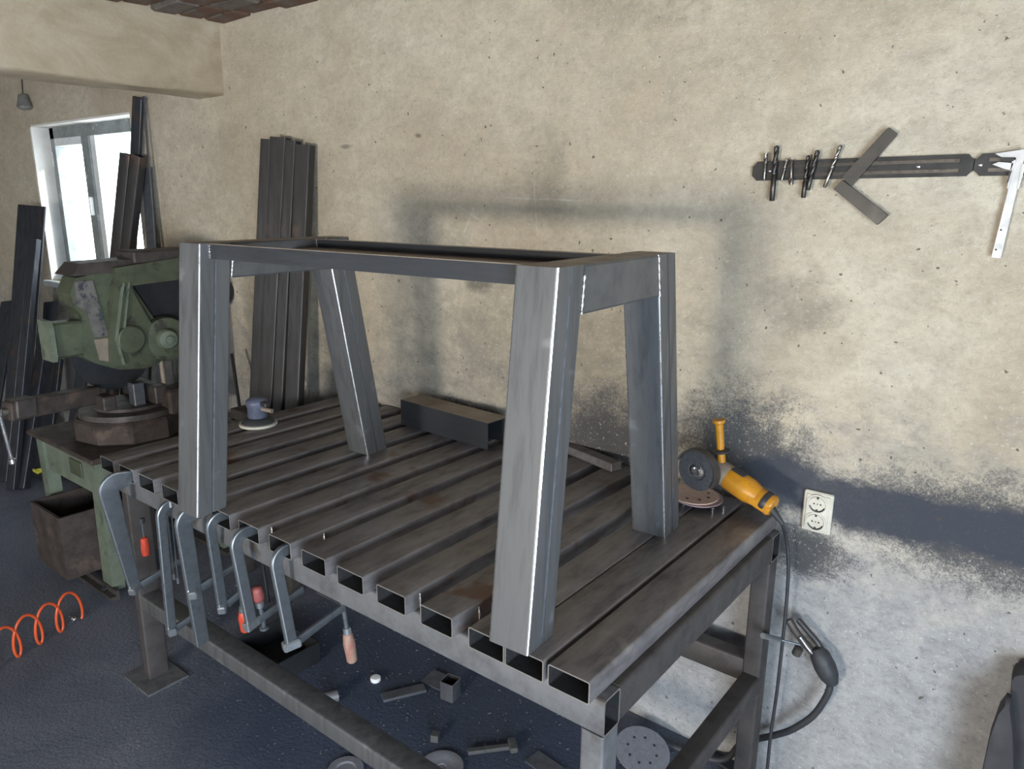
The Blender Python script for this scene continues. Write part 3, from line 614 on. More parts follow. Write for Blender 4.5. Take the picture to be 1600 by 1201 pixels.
S(MB().loft([[(-1.22, 0.50, 1.465), (-1.043, 0.50, 1.465), (-1.043, 0.50, 1.555), (-1.22, 0.50, 1.555)][::-1], [(-1.22, 1.0, 1.49), (-1.043, 1.0, 1.49), (-1.043, 1.0, 1.605), (-1.22, 1.0, 1.605)][::-1]]), 'swing_arm', 'green')
S(MB().box((-1.24, 0.60, 1.565), (-1.06, 0.90, 1.625), bev=0.008), 'arm_cover', 'iron')
S(MB().extrude(HP([(0.67, 1.44), (0.92, 1.46), (0.92, 1.20), (0.80, 1.24), (0.75, 1.28)]), 'x', -1.22, -1.12), 'belt_guard', 'black')
S(MB().loft([[(-1.20, 0.90, TZs + 0.1), (-1.07, 0.90, TZs + 0.1), (-1.07, 1.0, TZs + 0.1), (-1.20, 1.0, TZs + 0.1)], [(-1.20, 0.92, 1.5), (-1.07, 0.92, 1.5), (-1.07, 1.0, 1.5), (-1.20, 1.0, 1.5)]]), 'pivot_column', 'iron')
S(MB().lathe([(0, 0.06), (0.008, 0.075), (0.11, 0.075), (0.118, 0.06)], (-1.2, 1.045, 1.39), (1, 0, 0), 24), 'rear_motor', 'black', 40)
S(MB().lathe([(0, 0.066), (0.03, 0.066), (0.036, 0.058), (0.037, 0.01)], (-1.065, 0.535, 1.218), (1, 0, 0), 28), 'gear_cap', 'green', 30)
S(MB().lathe([(0, 0.108), (0.03, 0.112), (0.055, 0.105), (0.06, 0.09), (0.058, 0.04)], (-1.10, 0.715, 1.195), (1, -0.1, 0), 36), 'hand_wheel', 'green', 30)
S(MB().lathe([(0, 0.05), (0.03, 0.05), (0.045, 0.042), (0.05, 0.02), (0.06, 0.018), (0.062, 0.004)], (-1.045, 0.70, 1.20), (1, -0.1, 0), 28), 'wheel_hub', 'green_light', 30)
S(MB().cyl((-1.10, 0.695, 1.09), (-1.10, 0.70, 0.94), 0.013, n=12), 'stop_rod', 'rail_brown', 40)
S(MB().box((-1.195, 0.225, 1.165), (-1.098, 0.40, 1.325), bev=0.010), 'motor', 'green')
S(MB().extrude([(-1.20, 1.155), (-1.085, 1.155), (-1.075, 1.175), (-1.075, 1.31), (-1.09, 1.338), (-1.195, 1.338), (-1.20, 1.32)], 'y', 0.205, 0.225), 'motor_flange', 'green_light')
S(MB().extrude([(0.74, 1.12), (0.93, 1.12), (0.93, 1.22), (0.80, 1.26)], 'x', -1.20, -1.094), 'rear_housing', 'green')

# rusty scrap box under the saw
def open_box(name, label, cat, c0, c1, mat, t=0.012):
    cx, cy = (c0[0] + c1[0]) / 2, (c0[1] + c1[1]) / 2
    root = thing(name, label, cat, (cx, cy, c0[2])); w, d, h = c1[0] - c0[0], c1[1] - c0[1], c1[2] - c0[2]
    MB().box((-w / 2, -d / 2, 0), (w / 2, d / 2, t)).build('box_floor', mat, root)
    for s in (-1, 1):
        MB().box((-w / 2, s * d / 2 - (t if s > 0 else 0), t), (w / 2, s * d / 2 + (t if s < 0 else 0), h)).build('side_panel', mat, root)
        MB().box((s * w / 2 - (t if s > 0 else 0), -d / 2 + t, t), (s * w / 2 + (t if s < 0 else 0), d / 2 - t, h)).build('side_panel', mat, root)
    return root
open_box('scrap_box', 'open rusty brown scrap box under the green saw stand', 'box', (-1.50, 0.16, 0.08), (-1.16, 0.62, 0.40), 'rust')

# ================================================================== steel stock leaning on the walls
def stock(name, label, pb, pt, w, d, mat, side=(1, 0, 0), hollow=True, group='steel stock leaning on the back wall', cat='steel bar'):
    pb, pt = Vector(pb), Vector(pt); root = thing(name, label, cat, pb, 0, group)
    T, L = frame_T((0, 0, 0), pt - pb, side)
    if hollow: MB().tube(w, d, L, 0.003, min(0.006, d * 0.2), T).build('tube_wall', [mat, 'cut', 'inside'], root, smooth=35)
    else: MB().box((-w / 2, -d / 2, 0), (w / 2, d / 2, L), bev=min(0.003, d * 0.3), T=T).build('bar_body', mat, root)
    return root
# bundle on a dark trestle left of the bench back corner
tr = thing('steel_trestle', 'dark steel trestle holding the tube bundle behind the bench corner', 'trestle', (-0.52, 0.93, 0))
MB().box((-0.22, -0.10, 0.82), (0.22, 0.10, 0.872), bev=0.005).build('top_beam', 'iron', tr)
for x in (-0.19, 0.19):
    for y in (-0.09, 0.09):
        MB().box((x - 0.02, y - 0.02, 0), (x + 0.02, y + 0.02, 0.82)).build('leg', 'iron', tr)
bl = [((395, 406), (412, 427), 218, 'leftmost narrow dark tube of the bundle behind the bench'), ((406, 427), (427, 450), 215, 'wide tube second from left in the bundle behind the bench'),
      ((428, 444), (450, 466), 220, 'narrow tube third from left in the bundle behind the bench'), ((445, 470), (466, 488), 227, 'rightmost brownish tube of the bundle behind the bench')]
for (b0, b1), (t0, t1), ty, lab in bl:
    pb = at((b0 + b1) / 2, 626, Y=0.955); pt = at((t0 + t1) / 2, ty, Y=1.075)
    pb.z = 0.8725
    w = (at(t1, ty, Y=1.075) - at(t0, ty, Y=1.075)).length * 0.80
    stock('steel_tube', lab, pb, pt, w, 0.045, 'tube_steel', (1, 0.25, 0), True, 'tube bundle behind the bench', 'steel tube')
# by the window
def floor_foot(x0, y0, x1, y1, Yb):
    # continue the photo line to where a ray meets the floor nearest to depth Yb
    best = None
    for k in range(0, 400):
        t = k * 0.02; q = at(x0 + (x1 - x0) * t, y0 + (y1 - y0) * t, Y=Yb)
        if q.z <= 0: return Vector((q.x, Yb, 0.004))
    return Vector((x1, Yb, 0))
for (x0, y0, x1, y1, yt, yb, w, d, hol, lab) in (
        (216, 152, 205, 400, 1.09, 0.99, 0.075, 0.02, False, 'tallest narrow dark bar beside the window reaching the beam'),
        (200, 241, 184, 405, 1.06, 0.84, 0.085, 0.05, True, 'dark tube overlapping the right window edge, left of the pair'),
        (217, 243, 199, 405, 1.06, 0.88, 0.075, 0.05, True, 'dark tube beside the window, right of the pair')):
    pt = at(x0, y0, Y=yt); stock('steel_tube' if hol else 'flat_bar', lab, floor_foot(x0, y0, x1, y1, yb), pt, w, d, 'plank_steel' if not hol else 'tube_steel', (1, 0.2, 0), hol, 'stock beside the window', 'steel tube' if hol else 'steel bar')
pt = at(225, 150, Y=1.10); stock('thin_strip', 'thin pale steel strip leaning right of the tallest bar by the window', Vector((-1.66, 0.95, 0.004)), pt, 0.02, 0.006, 'offcut', (1, 0, 0), False, 'stock beside the window')
stock('flat_bar', 'grey green flat bar leaning on the wall right of the window stock', Vector((-1.78, 0.98, 0.004)), at(229, 262, Y=1.10), 0.10, 0.012, 'offcut', (1, 0, 0), False, 'stock beside the window')
# dark sheets and bars at the left edge
for (x0, y0, x1, y1, yt, yb, w, d, lab) in (
        (50, 321, 30, 620, 1.02, 0.66, 0.27, 0.012, 'tall dark sheet steel strip at the far left, in front of the window reveal'),
        (43, 380, 20, 620, 0.93, 0.52, 0.075, 0.03, 'dark flat bar leaning on the left sheet, left of two'),
        (55, 374, 33, 620, 0.90, 0.50, 0.07, 0.035, 'dark flat bar with pale edge leaning on the left sheet, right of two'),
        (81, 471, 72, 640, 1.0, 0.70, 0.15, 0.012, 'short dark plate left of the saw motor'),
        (72, 520, 45, 700, 0.86, 0.55, 0.09, 0.05, 'dark tube standing low behind the vise beam'),
        (93, 560, 84, 640, 0.92, 0.70, 0.05, 0.03, 'short bar with pale blue edge left of the blade'),
        (132, 560, 120, 640, 0.98, 0.80, 0.10, 0.02, 'dark plate behind the saw blade'),
        (15, 470, -12, 640, 0.98, 0.55, 0.16, 0.02, 'dark plate at the left picture edge'),
        (228, 560, 226, 640, 1.05, 0.92, 0.07, 0.03, 'dark bar behind the saw hand wheel')):
    stock('flat_bar', lab, floor_foot(x0, y0, x1, y1, yb), at(x0, y0, Y=yt), w, d, 'plank_steel', (1, 0.3, 0), False, 'dark stock at the left')
stock('thin_rod', 'thin dark rod leaning right of the front left frame leg', Vector((-0.36, 0.72, 0.004)), at(362, 552, Y=1.0), 0.014, 0.014, 'black', (1, 0, 0), False, 'rods by the bundle')
for k, (xa, xb) in enumerate(((462, 466), (467, 471))):
    stock('welding_rod', ('pale thin rod at the bundle foot, the left of two', 'pale thin rod at the bundle foot, the right of two')[k], at(xb + 1, 634, Y=1.02), at(xa, 575 + 18 * (1 - k), Y=1.10), 0.007, 0.007, 'chrome', (1, 0, 0), False, 'rods by the bundle', 'rod')

# ================================================================== things on the bench
# orbital air sander
p = at(404, 664, Z=H); sd = thing('orbital_sander', 'small blue grey orbital sander with pale round pad on the bench', 'sander', p)
MB().lathe([(0, 0.070), (0.004, 0.075), (0.012, 0.074), (0.014, 0.066)], (0, 0, 0), (0, 0, 1), 32).build('pad', 'pad', sd, smooth=40)
MB().lathe([(0, 0.066), (0.012, 0.060), (0.022, 0.04)], (0, 0, 0.014), (0, 0, 1), 28).build('skirt', 'rubber', sd, smooth=40)
MB().lathe([(0, 0.036), (0.01, 0.040), (0.045, 0.038), (0.062, 0.044), (0.075, 0.043), (0.085, 0.030), (0.088, 0.01)], (0, 0, 0.03), (0, 0, 1), 28).build('body', 'sander', sd, smooth=50)
MB().box((0.03, -0.012, 0.088), (0.075, 0.012, 0.108), bev=0.004).build('lever', 'plastic', sd)
MB().cyl((0.035, 0, 0.075), (0.085, 0.012, 0.072), 0.009, n=14).build('air_inlet', 'rail_brown', sd, smooth=40)
# steel channel offcut at the back of the bench
ca, cb = at(627, 662, Z=H), at(762, 703, Z=H); dd = cb - ca; Lc = dd.length
ch = thing('channel_offcut', 'short open ended steel channel lying across the back of the slats', 'steel channel', ca, math.atan2(dd.y, dd.x))
MB().extrude([(0, 0), (0.003, 0), (0.003, 0.1005), (0.110, 0.1005), (0.110, 0), (0.113, 0), (0.113, 0.1035), (0, 0.1035)], 'x', 0, Lc).build('channel', 'rail', ch)
MB().box((0.0, 0.001, 0.1036), (Lc, 0.112, 0.1042)).build('rusty_top', 'rail_brown', ch)
# flat bar at the back
a, b = at(893, 712, Z=H), at(955, 738, Z=H); dd = b - a
fb = thing('flat_bar_offcut', 'dark flat bar offcut at the back of the bench by the right legs', 'steel bar', a, math.atan2(dd.y, dd.x))
MB().box((-0.15, 0, 0), (dd.length, 0.05, 0.03), bev=0.003).build('bar_body', 'slat', fb)
# sanding discs
for k, (cx, cy, z0, r, mat, lab) in enumerate(((1.650, 0.945, 0.0, 0.076, 'sandback', 'lower mauve sanding disc under the grinder'), (1.638, 0.945, 0.0045, 0.074, 'sandpaper', 'pale pink sanding disc lying under the grinder disc'))):
    o = thing('sanding_disc', lab, 'sanding disc', (cx, cy, H + 0.022 + z0), 0, 'sanding discs on the bench')
    MB().lathe([(0, r), (0.002, r + 0.0005), (0.0035, r)], (0, 0, 0), (0.03, -0.02, 1), 40).build('disc', mat, o, smooth=30)
    for a in range(8):
        MB().lathe([(0, 0.0045), (0.0006, 0.0045)], (0.047 * math.cos(a * PI / 4), 0.047 * math.sin(a * PI / 4), 0.0032), (0.03, -0.02, 1), 10).build('dust_hole', 'plastic', o)
for k, (x, y) in enumerate(((1113, 803), (1130, 801), (1068, 790))):
    p = at(x, y, Z=H); s_ = thing('small_bolt', ('bright bolt tip under the sanding discs, left of the pair', 'bright bolt tip under the sanding discs, right of the pair', 'bolt hidden under the sanding discs beside the frame leg')[k], 'bolt', p, 0, 'bolts under the sanding discs')
    MB().cyl((0, 0, 0), (0, 0, 0.018), 0.003, n=8).build('shank', 'chrome', s_, smooth=40)
    MB().cyl((0, 0, 0.018), (0, 0, 0.0215), 0.006, n=6).build('bolt_head', 'chrome', s_)
# angle grinder
gc = at(1090, 735, Y=0.93)
g0 = Vector((gc.x + 0.055, 0.975, gc.z - 0.004)); g1 = at(1207, 791, Y=0.955)
gr = thing('angle_grinder', 'yellow angle grinder with black cutting disc lying at the bench corner', 'angle grinder', (g0.x, g0.y, H))
def G(mb, name, mats, smooth=40, parent=gr):
    o = Vector(gr.location); mb.v = [tuple(Vector(p) - o) for p in mb.v]; return mb.build(name, mats, parent, smooth=smooth)
ax = (g1 - g0).normalized(); LG = (g1 - g0).length
G(MB().lathe([(-0.03, 0.012), (-0.026, 0.028), (0.0, 0.036), (0.03, 0.036), (0.045, 0.034)], g0, ax, 24), 'gear_head', 'rail_brown')
G(MB().lathe([(0.02, 0.030), (0.03, 0.037), (0.10, 0.038), (0.12, 0.033), (0.14, 0.030), (LG - 0.05, 0.029), (LG - 0.045, 0.032), (LG - 0.003, 0.032), (LG, 0.029)], g0, ax, 28), 'body', 'yellow')
G(MB().lathe([(LG - 0.03, 0.0325), (LG - 0.026, 0.0335), (LG - 0.016, 0.0335), (LG - 0.012, 0.0325)], g0, ax, 28), 'rear_band', 'plastic')
G(MB().lathe([(0, 0.0295), (0.003, 0.028), (0.0045, 0.015), (0.005, 0.003)], g1, ax, 28), 'end_cap', 'yellow')
sidev = ax.cross(Vector((0, 0, 1))).normalized()
upv = sidev.cross(ax)
Tg, _ = frame_T(g0 + ax * 0.10 + sidev * 0.026 - upv * 0.006, g0 + ax * 0.18 + sidev * 0.026 - upv * 0.006, upv)
G(MB().box((-0.013, -0.006, 0), (0.013, 0.006, 0.085), bev=0.003, T=Tg), 'switch', 'yellow')
Tg, _ = frame_T(g0 + ax * 0.03 + upv * 0.035, g0 + ax * 0.07 + upv * 0.036, sidev)
G(MB().box((-0.016, -0.004, 0), (0.016, 0.004, 0.045), bev=0.003, T=Tg), 'spindle_lock', 'plastic')
nd = (Vector((-0.12, -1, -0.05))).normalized()
dc = gc
G(MB().cyl(g0 + ax * 0.0, dc - nd * 0.004, 0.02, n=18), 'spindle_neck', 'rail_brown')
G(MB().lathe([(0, 0.062), (0.003, 0.0625), (0.006, 0.062), (0.0065, 0.03), (0.003, 0.026), (0.004, 0.01)], dc, nd, 40), 'cutting_disc', 'abrasive', 30)
G(MB().lathe([(0, 0.016), (0.008, 0.016), (0.010, 0.012), (0.011, 0.004)], dc + nd * 0.004, nd, 20), 'flange_nut', 'chrome')
# guard: half shell
gb = MB(); a_ = nd.orthogonal().normalized(); zup = (Vector((0.55, 0, 1)) - nd * Vector((0.55, 0, 1)).dot(nd)).normalized(); b_ = nd.cross(zup)
loops = []
for k in range(25):
    t = -PI * 0.55 + PI * 1.1 * k / 24; rd = zup * math.cos(t) + b_ * math.sin(t)
    loops.append([dc - nd * 0.014 + rd * 0.02, dc - nd * 0.014 + rd * 0.069, dc + nd * 0.012 + rd * 0.069, dc + nd * 0.012 + rd * 0.062, dc + nd * 0.010 + rd * 0.066, dc - nd * 0.011 + rd * 0.066, dc - nd * 0.011 + rd * 0.02])
gb.loft(loops); G(gb, 'guard', 'iron', 50)
h0, h1 = g0 + Vector((0.0, 0.0, 0.03)), at(1123, 656, Y=0.965)
hx = (h1 - h0); hl = hx.length
G(MB().cyl(h0, h0 + hx * 0.22, 0.012, n=14), 'handle_stud', 'yellow')
G(MB().lathe([(0, 0.012), (0.004, 0.026), (0.010, 0.027), (0.014, 0.014)], h0 + hx * 0.22, hx, 20), 'handle_collar', 'plastic')
G(MB().lathe([(0, 0.011), (hl * 0.6, 0.0125), (hl * 0.66, 0.013), (hl * 0.70, 0.019), (hl * 0.76, 0.019), (hl * 0.765, 0.012)], h0 + hx * 0.25, hx, 20), 'side_handle', 'yellow')
# power cord from the grinder down between bench and wall
cord = [g1 + ax * 0.004, at(1222, 818, Y=1.0), at(1229, 845, Y=1.045), at(1232, 880, Y=1.045), at(1229, 940, Y=1.042), at(1222, 1010, Y=1.04), at(1214, 1080, Y=1.04), at(1204, 1150, Y=1.04), at(1197, 1215, Y=1.04), Vector((1.90, 1.04, 0.012)), Vector((1.7, 1.07, 0.008))]
def smooth_path(P, n=6):
    out = []
    P = [Vector(p) for p in P]
    for i in range(len(P) - 1):
        p0, p1, p2, p3 = P[max(i - 1, 0)], P[i], P[i + 1], P[min(i + 2, len(P) - 1)]
        for k in range(n):
            t = k / n
            out.append(0.5 * ((2 * p1) + (p2 - p0) * t + (2 * p0 - 5 * p1 + 4 * p2 - p3) * t * t + (3 * p1 - p0 - 3 * p2 + p3) * t ** 3))
    return out + [P[-1]]
G(MB().sweep(smooth_path(cord), 0.0052, 8), 'power_cord', 'rubber', 60)
G(MB().lathe([(0, 0.012), (0.035, 0.008), (0.05, 0.0055)], g1 + ax * 0.002 - upv * 0.01, ax - upv * 0.4, 12), 'strain_relief', 'rubber')

# ================================================================== things on the back wall
# double socket
s0, s1 = at(1256.5, 792, Y=WY), at(1303, 803, Y=WY)
w_, h_ = 0.084, 0.128; sc_ = (at(1260, 762, Y=WY) + at(1297, 835, Y=WY)) / 2
so = thing('wall_socket', 'cream double power socket on the sooty wall beside the grinder', 'socket', (sc_.x, WY, sc_.z))
MB().box((-w_ / 2, -0.014, -h_ / 2), (w_ / 2, 0.001, h_ / 2), bev=0.004).build('face_plate', 'cream', so)
MB().box((-w_ / 2 + 0.008, -0.018, -h_ / 2 + 0.008), (w_ / 2 - 0.008, -0.013, h_ / 2 - 0.008), bev=0.003).build('inner_plate', 'cream', so)
for zc in (0.028, -0.028):
    o = MB().lathe([(0, 0.030), (0.004, 0.030), (0.0045, 0.0255), (0.0005, 0.0235), (0.0004, 0.002)], (0, -0.0175, zc), (0, -1, 0), 36).build('outlet', 'cream', so, smooth=30)
    MB().sweep([(0.0225 * math.cos(PI * (1.12 + 0.76 * q / 16)), -0.0186, zc + 0.0225 * math.sin(PI * (1.12 + 0.76 * q / 16))) for q in range(17)], 0.0022, 6).build('outlet_gap', 'plastic', o)
    MB().sweep([(0.0235 * math.cos(PI * (0.15 + 0.7 * q / 16)), -0.0186, zc + 0.0235 * math.sin(PI * (0.15 + 0.7 * q / 16))) for q in range(17)], 0.0008, 6).build('outlet_gap', 'plastic', o)
    for sx in (-0.0095, 0.0095):
        MB().lathe([(0, 0.0026), (0.0006, 0.0026)], (sx, -0.0178, zc), (0, -1, 0), 12).build('pin_hole', 'plastic', o)
    for sz_ in (0.020, -0.020):
        MB().box((-0.003, -0.0195, zc + sz_ - 0.004), (0.003, -0.0175, zc + sz_ + 0.004)).build('earth_clip', 'iron', o)
    MB().lathe([(0, 0.002), (0.0006, 0.002)], (0, -0.0178, zc), (0, -1, 0), 10).build('screw', 'iron', o)
# magnetic strips: chamfered ends and two bright rails
def mag_strip(label, xa, ya, xb, yb, hgt=0.052, screws=()):
    a, b = at(xa, ya, Y=WY), at(xb, yb, Y=WY); L = (b - a).length; tilt = math.atan2(b.z - a.z, b.x - a.x)
    o = thing('magnetic_strip', label, 'tool strip', (a.x, WY, a.z), 0, 'magnetic tool strips'); o.rotation_euler = (0, -tilt, 0)
    c = 0.0065; hh = hgt / 2
    poly = [(0, -hh + 2 * c), (c * 0.6, -hh + 1.6 * c), (1.6 * c, -hh + 0.6 * c), (2 * c, -hh), (L - 2 * c, -hh), (L - 1.6 * c, -hh + 0.6 * c), (L - 0.6 * c, -hh + 1.6 * c), (L, -hh + 2 * c), (L, hh - 2 * c), (L - 0.6 * c, hh - 1.6 * c), (L - 1.6 * c, hh - 0.6 * c), (L - 2 * c, hh), (2 * c, hh), (1.6 * c, hh - 0.6 * c), (0.6 * c, hh - 1.6 * c), (0, hh - 2 * c)]
    MB().extrude(poly, 'y', -0.012, 0.0).build('strip_body', 'strip', o)
    for z in (-0.012, 0.012):
        MB().box((0.03, -0.0145, z - 0.004), (L - 0.03, -0.012, z + 0.004)).build('magnet_rail', 'drill_dark', o)
        MB().box((0.03, -0.0148, z - 0.0045), (L - 0.03, -0.0144, z - 0.0035)).build('rail_edge', 'square', o)
    for sx in screws:
        MB().lathe([(0, 0.0048), (0.0015, 0.0045), (0.003, 0.002)], (sx, -0.012, 0), (0, -1, 0), 14).build('screw', 'chrome', o, smooth=40)
    return o, a, b
mag_strip('long black magnetic tool strip holding drill bits and the try square', 1178, 268, 1522, 258, 0.052, (0.05, 0.43))
mag_strip('second black magnetic strip behind the caliper at the right edge', 1523.5, 258, 1700, 254, 0.052, (0.012,))
# drill bits: twisted flutes and plain shank
def drill(label, x0, y0, x1, y1, r, flute=0.6, mat='drill', from_top=True, name='drill_bit', rs=None):
    a, b = at(x0, y0, Y=WY - 0.022), at(x1, y1, Y=WY - 0.022)   # a = fluted end
    root = thing(name, label, 'drill bit', a, 0, 'drill bits on the magnetic strip'); d = b - a; L = d.length
    n = 40; loops = []; T, _ = frame_T((0, 0, 0), d, (1, 0, 0)); K = 12; r *= 1.3
    for k in range(n + 1):
        z = L * flute * k / n; tw = z / (r * 9) * 2 * PI; rr = r * min(1, (0.25 + k * 0.4))
        loops.append([(rr * (1 - 0.42 * max(0, math.cos(2 * q * 2 * PI / K)) ** 2) * math.cos(q * 2 * PI / K + tw), rr * (1 - 0.42 * max(0, math.cos(2 * q * 2 * PI / K)) ** 2) * math.sin(q * 2 * PI / K + tw), z) for q in range(K)])
    MB().loft(loops, T=T).build('flutes', mat, root, smooth=60)
    rs = rs * 1.3 if rs else r * 0.92
    MB().lathe([(0, rs * 0.8), (0.003, rs), (L * (1 - flute) - 0.002, rs), (L * (1 - flute), rs * 0.8)], d * flute, d, 14).build('shank', mat, root, smooth=40)
    return root
drill('short stepped bit, first from the left end of the strip', 1197.5, 239, 1194, 281, 0.0050, 0.38, 'drill', rs=0.0026)
drill('longest dark drill bit near the left end of the strip', 1214, 227, 1206, 314, 0.0056, 0.52, 'drill_dark', rs=0.0058)
drill('tiny broken drill bit over the left strip screw', 1230, 247, 1221, 284, 0.0030, 0.5, 'drill', rs=0.0022)
drill('small countersink bit with wide dark tip pointing down', 1236, 289, 1237, 249, 0.0058, 0.26, 'drill', rs=0.0028)
drill('slim drill bit crossing another, the left of the crossed pair', 1263, 242, 1255, 309, 0.0042, 0.6, 'drill_dark', rs=0.005)
drill('thick dark drill bit, the right of the crossed pair', 1278, 234, 1262, 297, 0.0050, 0.62, 'drill_dark')
drill('bright drill bit leaning right beside the try square', 1314, 226, 1288, 293, 0.0042, 0.55, 'drill', rs=0.0040)
# try square
cq = at(1311, 288, Y=WY - 0.02)
sq = thing('try_square', 'dark steel try square hanging as a sideways V on the strip', 'try square', cq)
def plate(o, pts, y0, y1, name, mat):
    P = [at(x, y, Y=WY - 0.02) - cq for x, y in pts]; return MB().extrude([(p.x, p.z) for p in P], 'y', y0, y1).build(name, mat, o)
plate(sq, [(1316, 277), (1385, 202), (1390, 199), (1402, 208), (1400, 213), (1331, 291)], -0.004, 0.003, 'blade', 'square')
plate(sq, [(1303.5, 295), (1317, 281), (1388, 336), (1371, 351)], -0.010, 0.008, 'stock', 'square')
# caliper
ck = at(1572, 320, Y=WY - 0.018)
cl = thing('vernier_caliper', 'bright steel vernier caliper hanging slanted at the right edge', 'caliper', ck)
def cplate(pts, y0, y1, name, mat='caliper'):
    P = [at(x, y, Y=WY - 0.018) - ck for x, y in pts]; return MB().extrude([(p.x, p.z) for p in P], 'y', y0, y1).build(name, mat, cl)
cplate([(1589, 243), (1601, 246), (1564, 403), (1549, 402)], -0.002, 0.002, 'beam')
cplate([(1582, 250), (1588, 250), (1576, 295), (1574, 294)], -0.006, -0.002, 'slide')
cplate([(1597, 258), (1605, 252), (1592, 296), (1590, 295)], -0.006, -0.002, 'slide')
cplate([(1555, 240), (1601, 233), (1604, 246), (1566, 246)], -0.003, 0.003, 'fixed_jaw')
cplate([(1551, 257), (1561, 253), (1584, 255), (1580, 266), (1570, 264)], -0.006, -0.002, 'sliding_jaw')
cplate([(1562, 246), (1586, 246), (1584, 252), (1562, 252)], -0.007, -0.003, 'jaw_clamp', 'strip')
cplate([(1578, 268), (1582, 266), (1576, 284), (1573, 287)], -0.009, -0.003, 'thumb_rest', 'iron')
for x, y in ((1564, 359), (1556, 390)):
    q = at(x, y, Y=WY - 0.0205) - ck; MB().lathe([(0, 0.0024), (0.0008, 0.002)], q, (0, -1, 0), 10).build('rivet', 'iron', cl)
# electrode holder with cable hooked on the bench leg
eh = thing('electrode_holder', 'black welding electrode holder with rod and cable hanging by the bench leg', 'electrode holder', at(1270, 1020, Y=1.06))
def E_(mb, name, mats, smooth=40):
    o = Vector(eh.location); mb.v = [tuple(Vector(p) - o) for p in mb.v]; return mb.build(name, mats, eh, smooth=smooth)
EY = 1.055
E_(MB().cyl(at(1192, 993, X=1.897), at(1218, 999, Y=1.03), 0.0085, n=12), 'electrode_tip', 'clamp_edge')
E_(MB().cyl(at(1218, 999, Y=1.03), at(1250, 1007, Y=EY), 0.0035, n=10), 'electrode', 'clamp')
E_(MB().sweep(smooth_path([at(1232, 968, Y=EY), at(1246, 990, Y=EY), at(1264, 1012, Y=EY), at(1282, 1030, Y=EY)]), [0.012] * 18 + [0.016], 10), 'lower_jaw', 'iron')
E_(MB().sweep(smooth_path([at(1247, 968, Y=EY + 0.01), at(1262, 985, Y=EY + 0.01), at(1277, 1003, Y=EY + 0.01), at(1288, 1022, Y=EY + 0.01)]), 0.009, 10), 'upper_jaw', 'plastic')
E_(MB().lathe([(0, 0.006), (0.004, 0.014), (0.028, 0.014), (0.032, 0.008)], at(1243, 1023, Y=EY), at(1252, 1005, Y=EY) - at(1243, 1023, Y=EY), 16), 'clamp_knob', 'iron')
E_(MB().sweep([at(1250, 995, Y=EY - 0.014), at(1262, 1012, Y=EY - 0.014), at(1272, 1024, Y=EY - 0.014)], 0.004, 8), 'spring', 'chrome')
hp0, hp1 = at(1276, 1012, Y=EY), at(1294, 1052, Y=EY)
E_(MB().lathe([(0, 0.015), (0.02, 0.029), (0.06, 0.032), (0.09, 0.028), (0.115, 0.016)], hp0, hp1 - hp0, 20), 'grip', 'rubber')
E_(MB().sweep(smooth_path([at(1293, 1048, Y=EY), at(1297, 1070, Y=EY), at(1290, 1090, Y=EY), at(1270, 1118, Y=EY), at(1240, 1138, Y=EY), at(1215, 1147, Y=1.07), at(1180, 1155, Y=1.08), at(1155, 1164, Y=1.08), at(1135, 1185, Y=1.075), Vector((1.70, 1.055, 0.012)), Vector((1.55, 1.03, 0.012))]), 0.0105, 10), 'cable', 'rubber')
# pendant lamp holder under the beam
pl = at(38, 158, Y=1.08)
lp = thing('lamp_holder', 'small grey lamp holder hanging on its wire above the window', 'lamp holder', pl)
MB().lathe([(0, 0.035), (0.01, 0.05), (0.03, 0.045), (0.09, 0.028), (0.10, 0.01)], (0, 0, -0.05), (-0.15, 0, 1), 20).build('holder', 'bulb', lp, smooth=40)
MB().cyl((-0.01, 0, 0.04), (-0.02, 0.02, CZ + 0.04 - pl.z), 0.004, n=8).build('wire', 'plastic', lp, smooth=40)

# ================================================================== floor things
# coiled orange air hose
pts = []
K = 140
for k in range(K + 1):
    t = k / K; base = Vector((-1.10, -0.25, 0)).lerp(Vector((-0.93, 0.11, 0)), t)
    pass
c0, c1 = at(-32, 1031, Z=0.085), at(121, 945, Z=0.085)
dv = (c1 - c0); turns = 4.5
sidex = Vector((0.82, 0.57, 0))
for k in range(K + 1):
    t = k / K; a = (t - 1) * turns * 2 * PI - PI / 2 - 0.3
    p = c0 + dv * t + Vector((0, 0, 0.0)) + Vector((0, 0, 1)) * (0.08 * math.sin(a)) - dv.normalized() * 0.036 * math.cos(a)
    pts.append(p + Vector((0.0, 0, 0)))
mn = min(p.z for p in pts)
pts = [p + Vector((0, 0, 0.007 - mn)) for p in pts]
hs_ = thing('air_hose', 'orange coiled air hose lying on the floor at the left', 'hose', (c1.x, c1.y, 0))
def HS(mb, name, mats, smooth=60):
    o = Vector(hs_.location); mb.v = [tuple(Vector(p) - o) for p in mb.v]; return mb.build(name, mats, hs_, smooth=smooth)
HS(MB().sweep(pts, 0.0062, 8), 'hose_tube', 'hose')
e0 = at(118, 968, Z=0.012); e1 = at(103, 960, Z=0.012)
HS(MB().lathe([(0, 0.006), (0.004, 0.011), (0.02, 0.011), (0.022, 0.008), (0.045, 0.008), (0.048, 0.004)], e0, e1 - e0, 14), 'coupling', 'chrome')
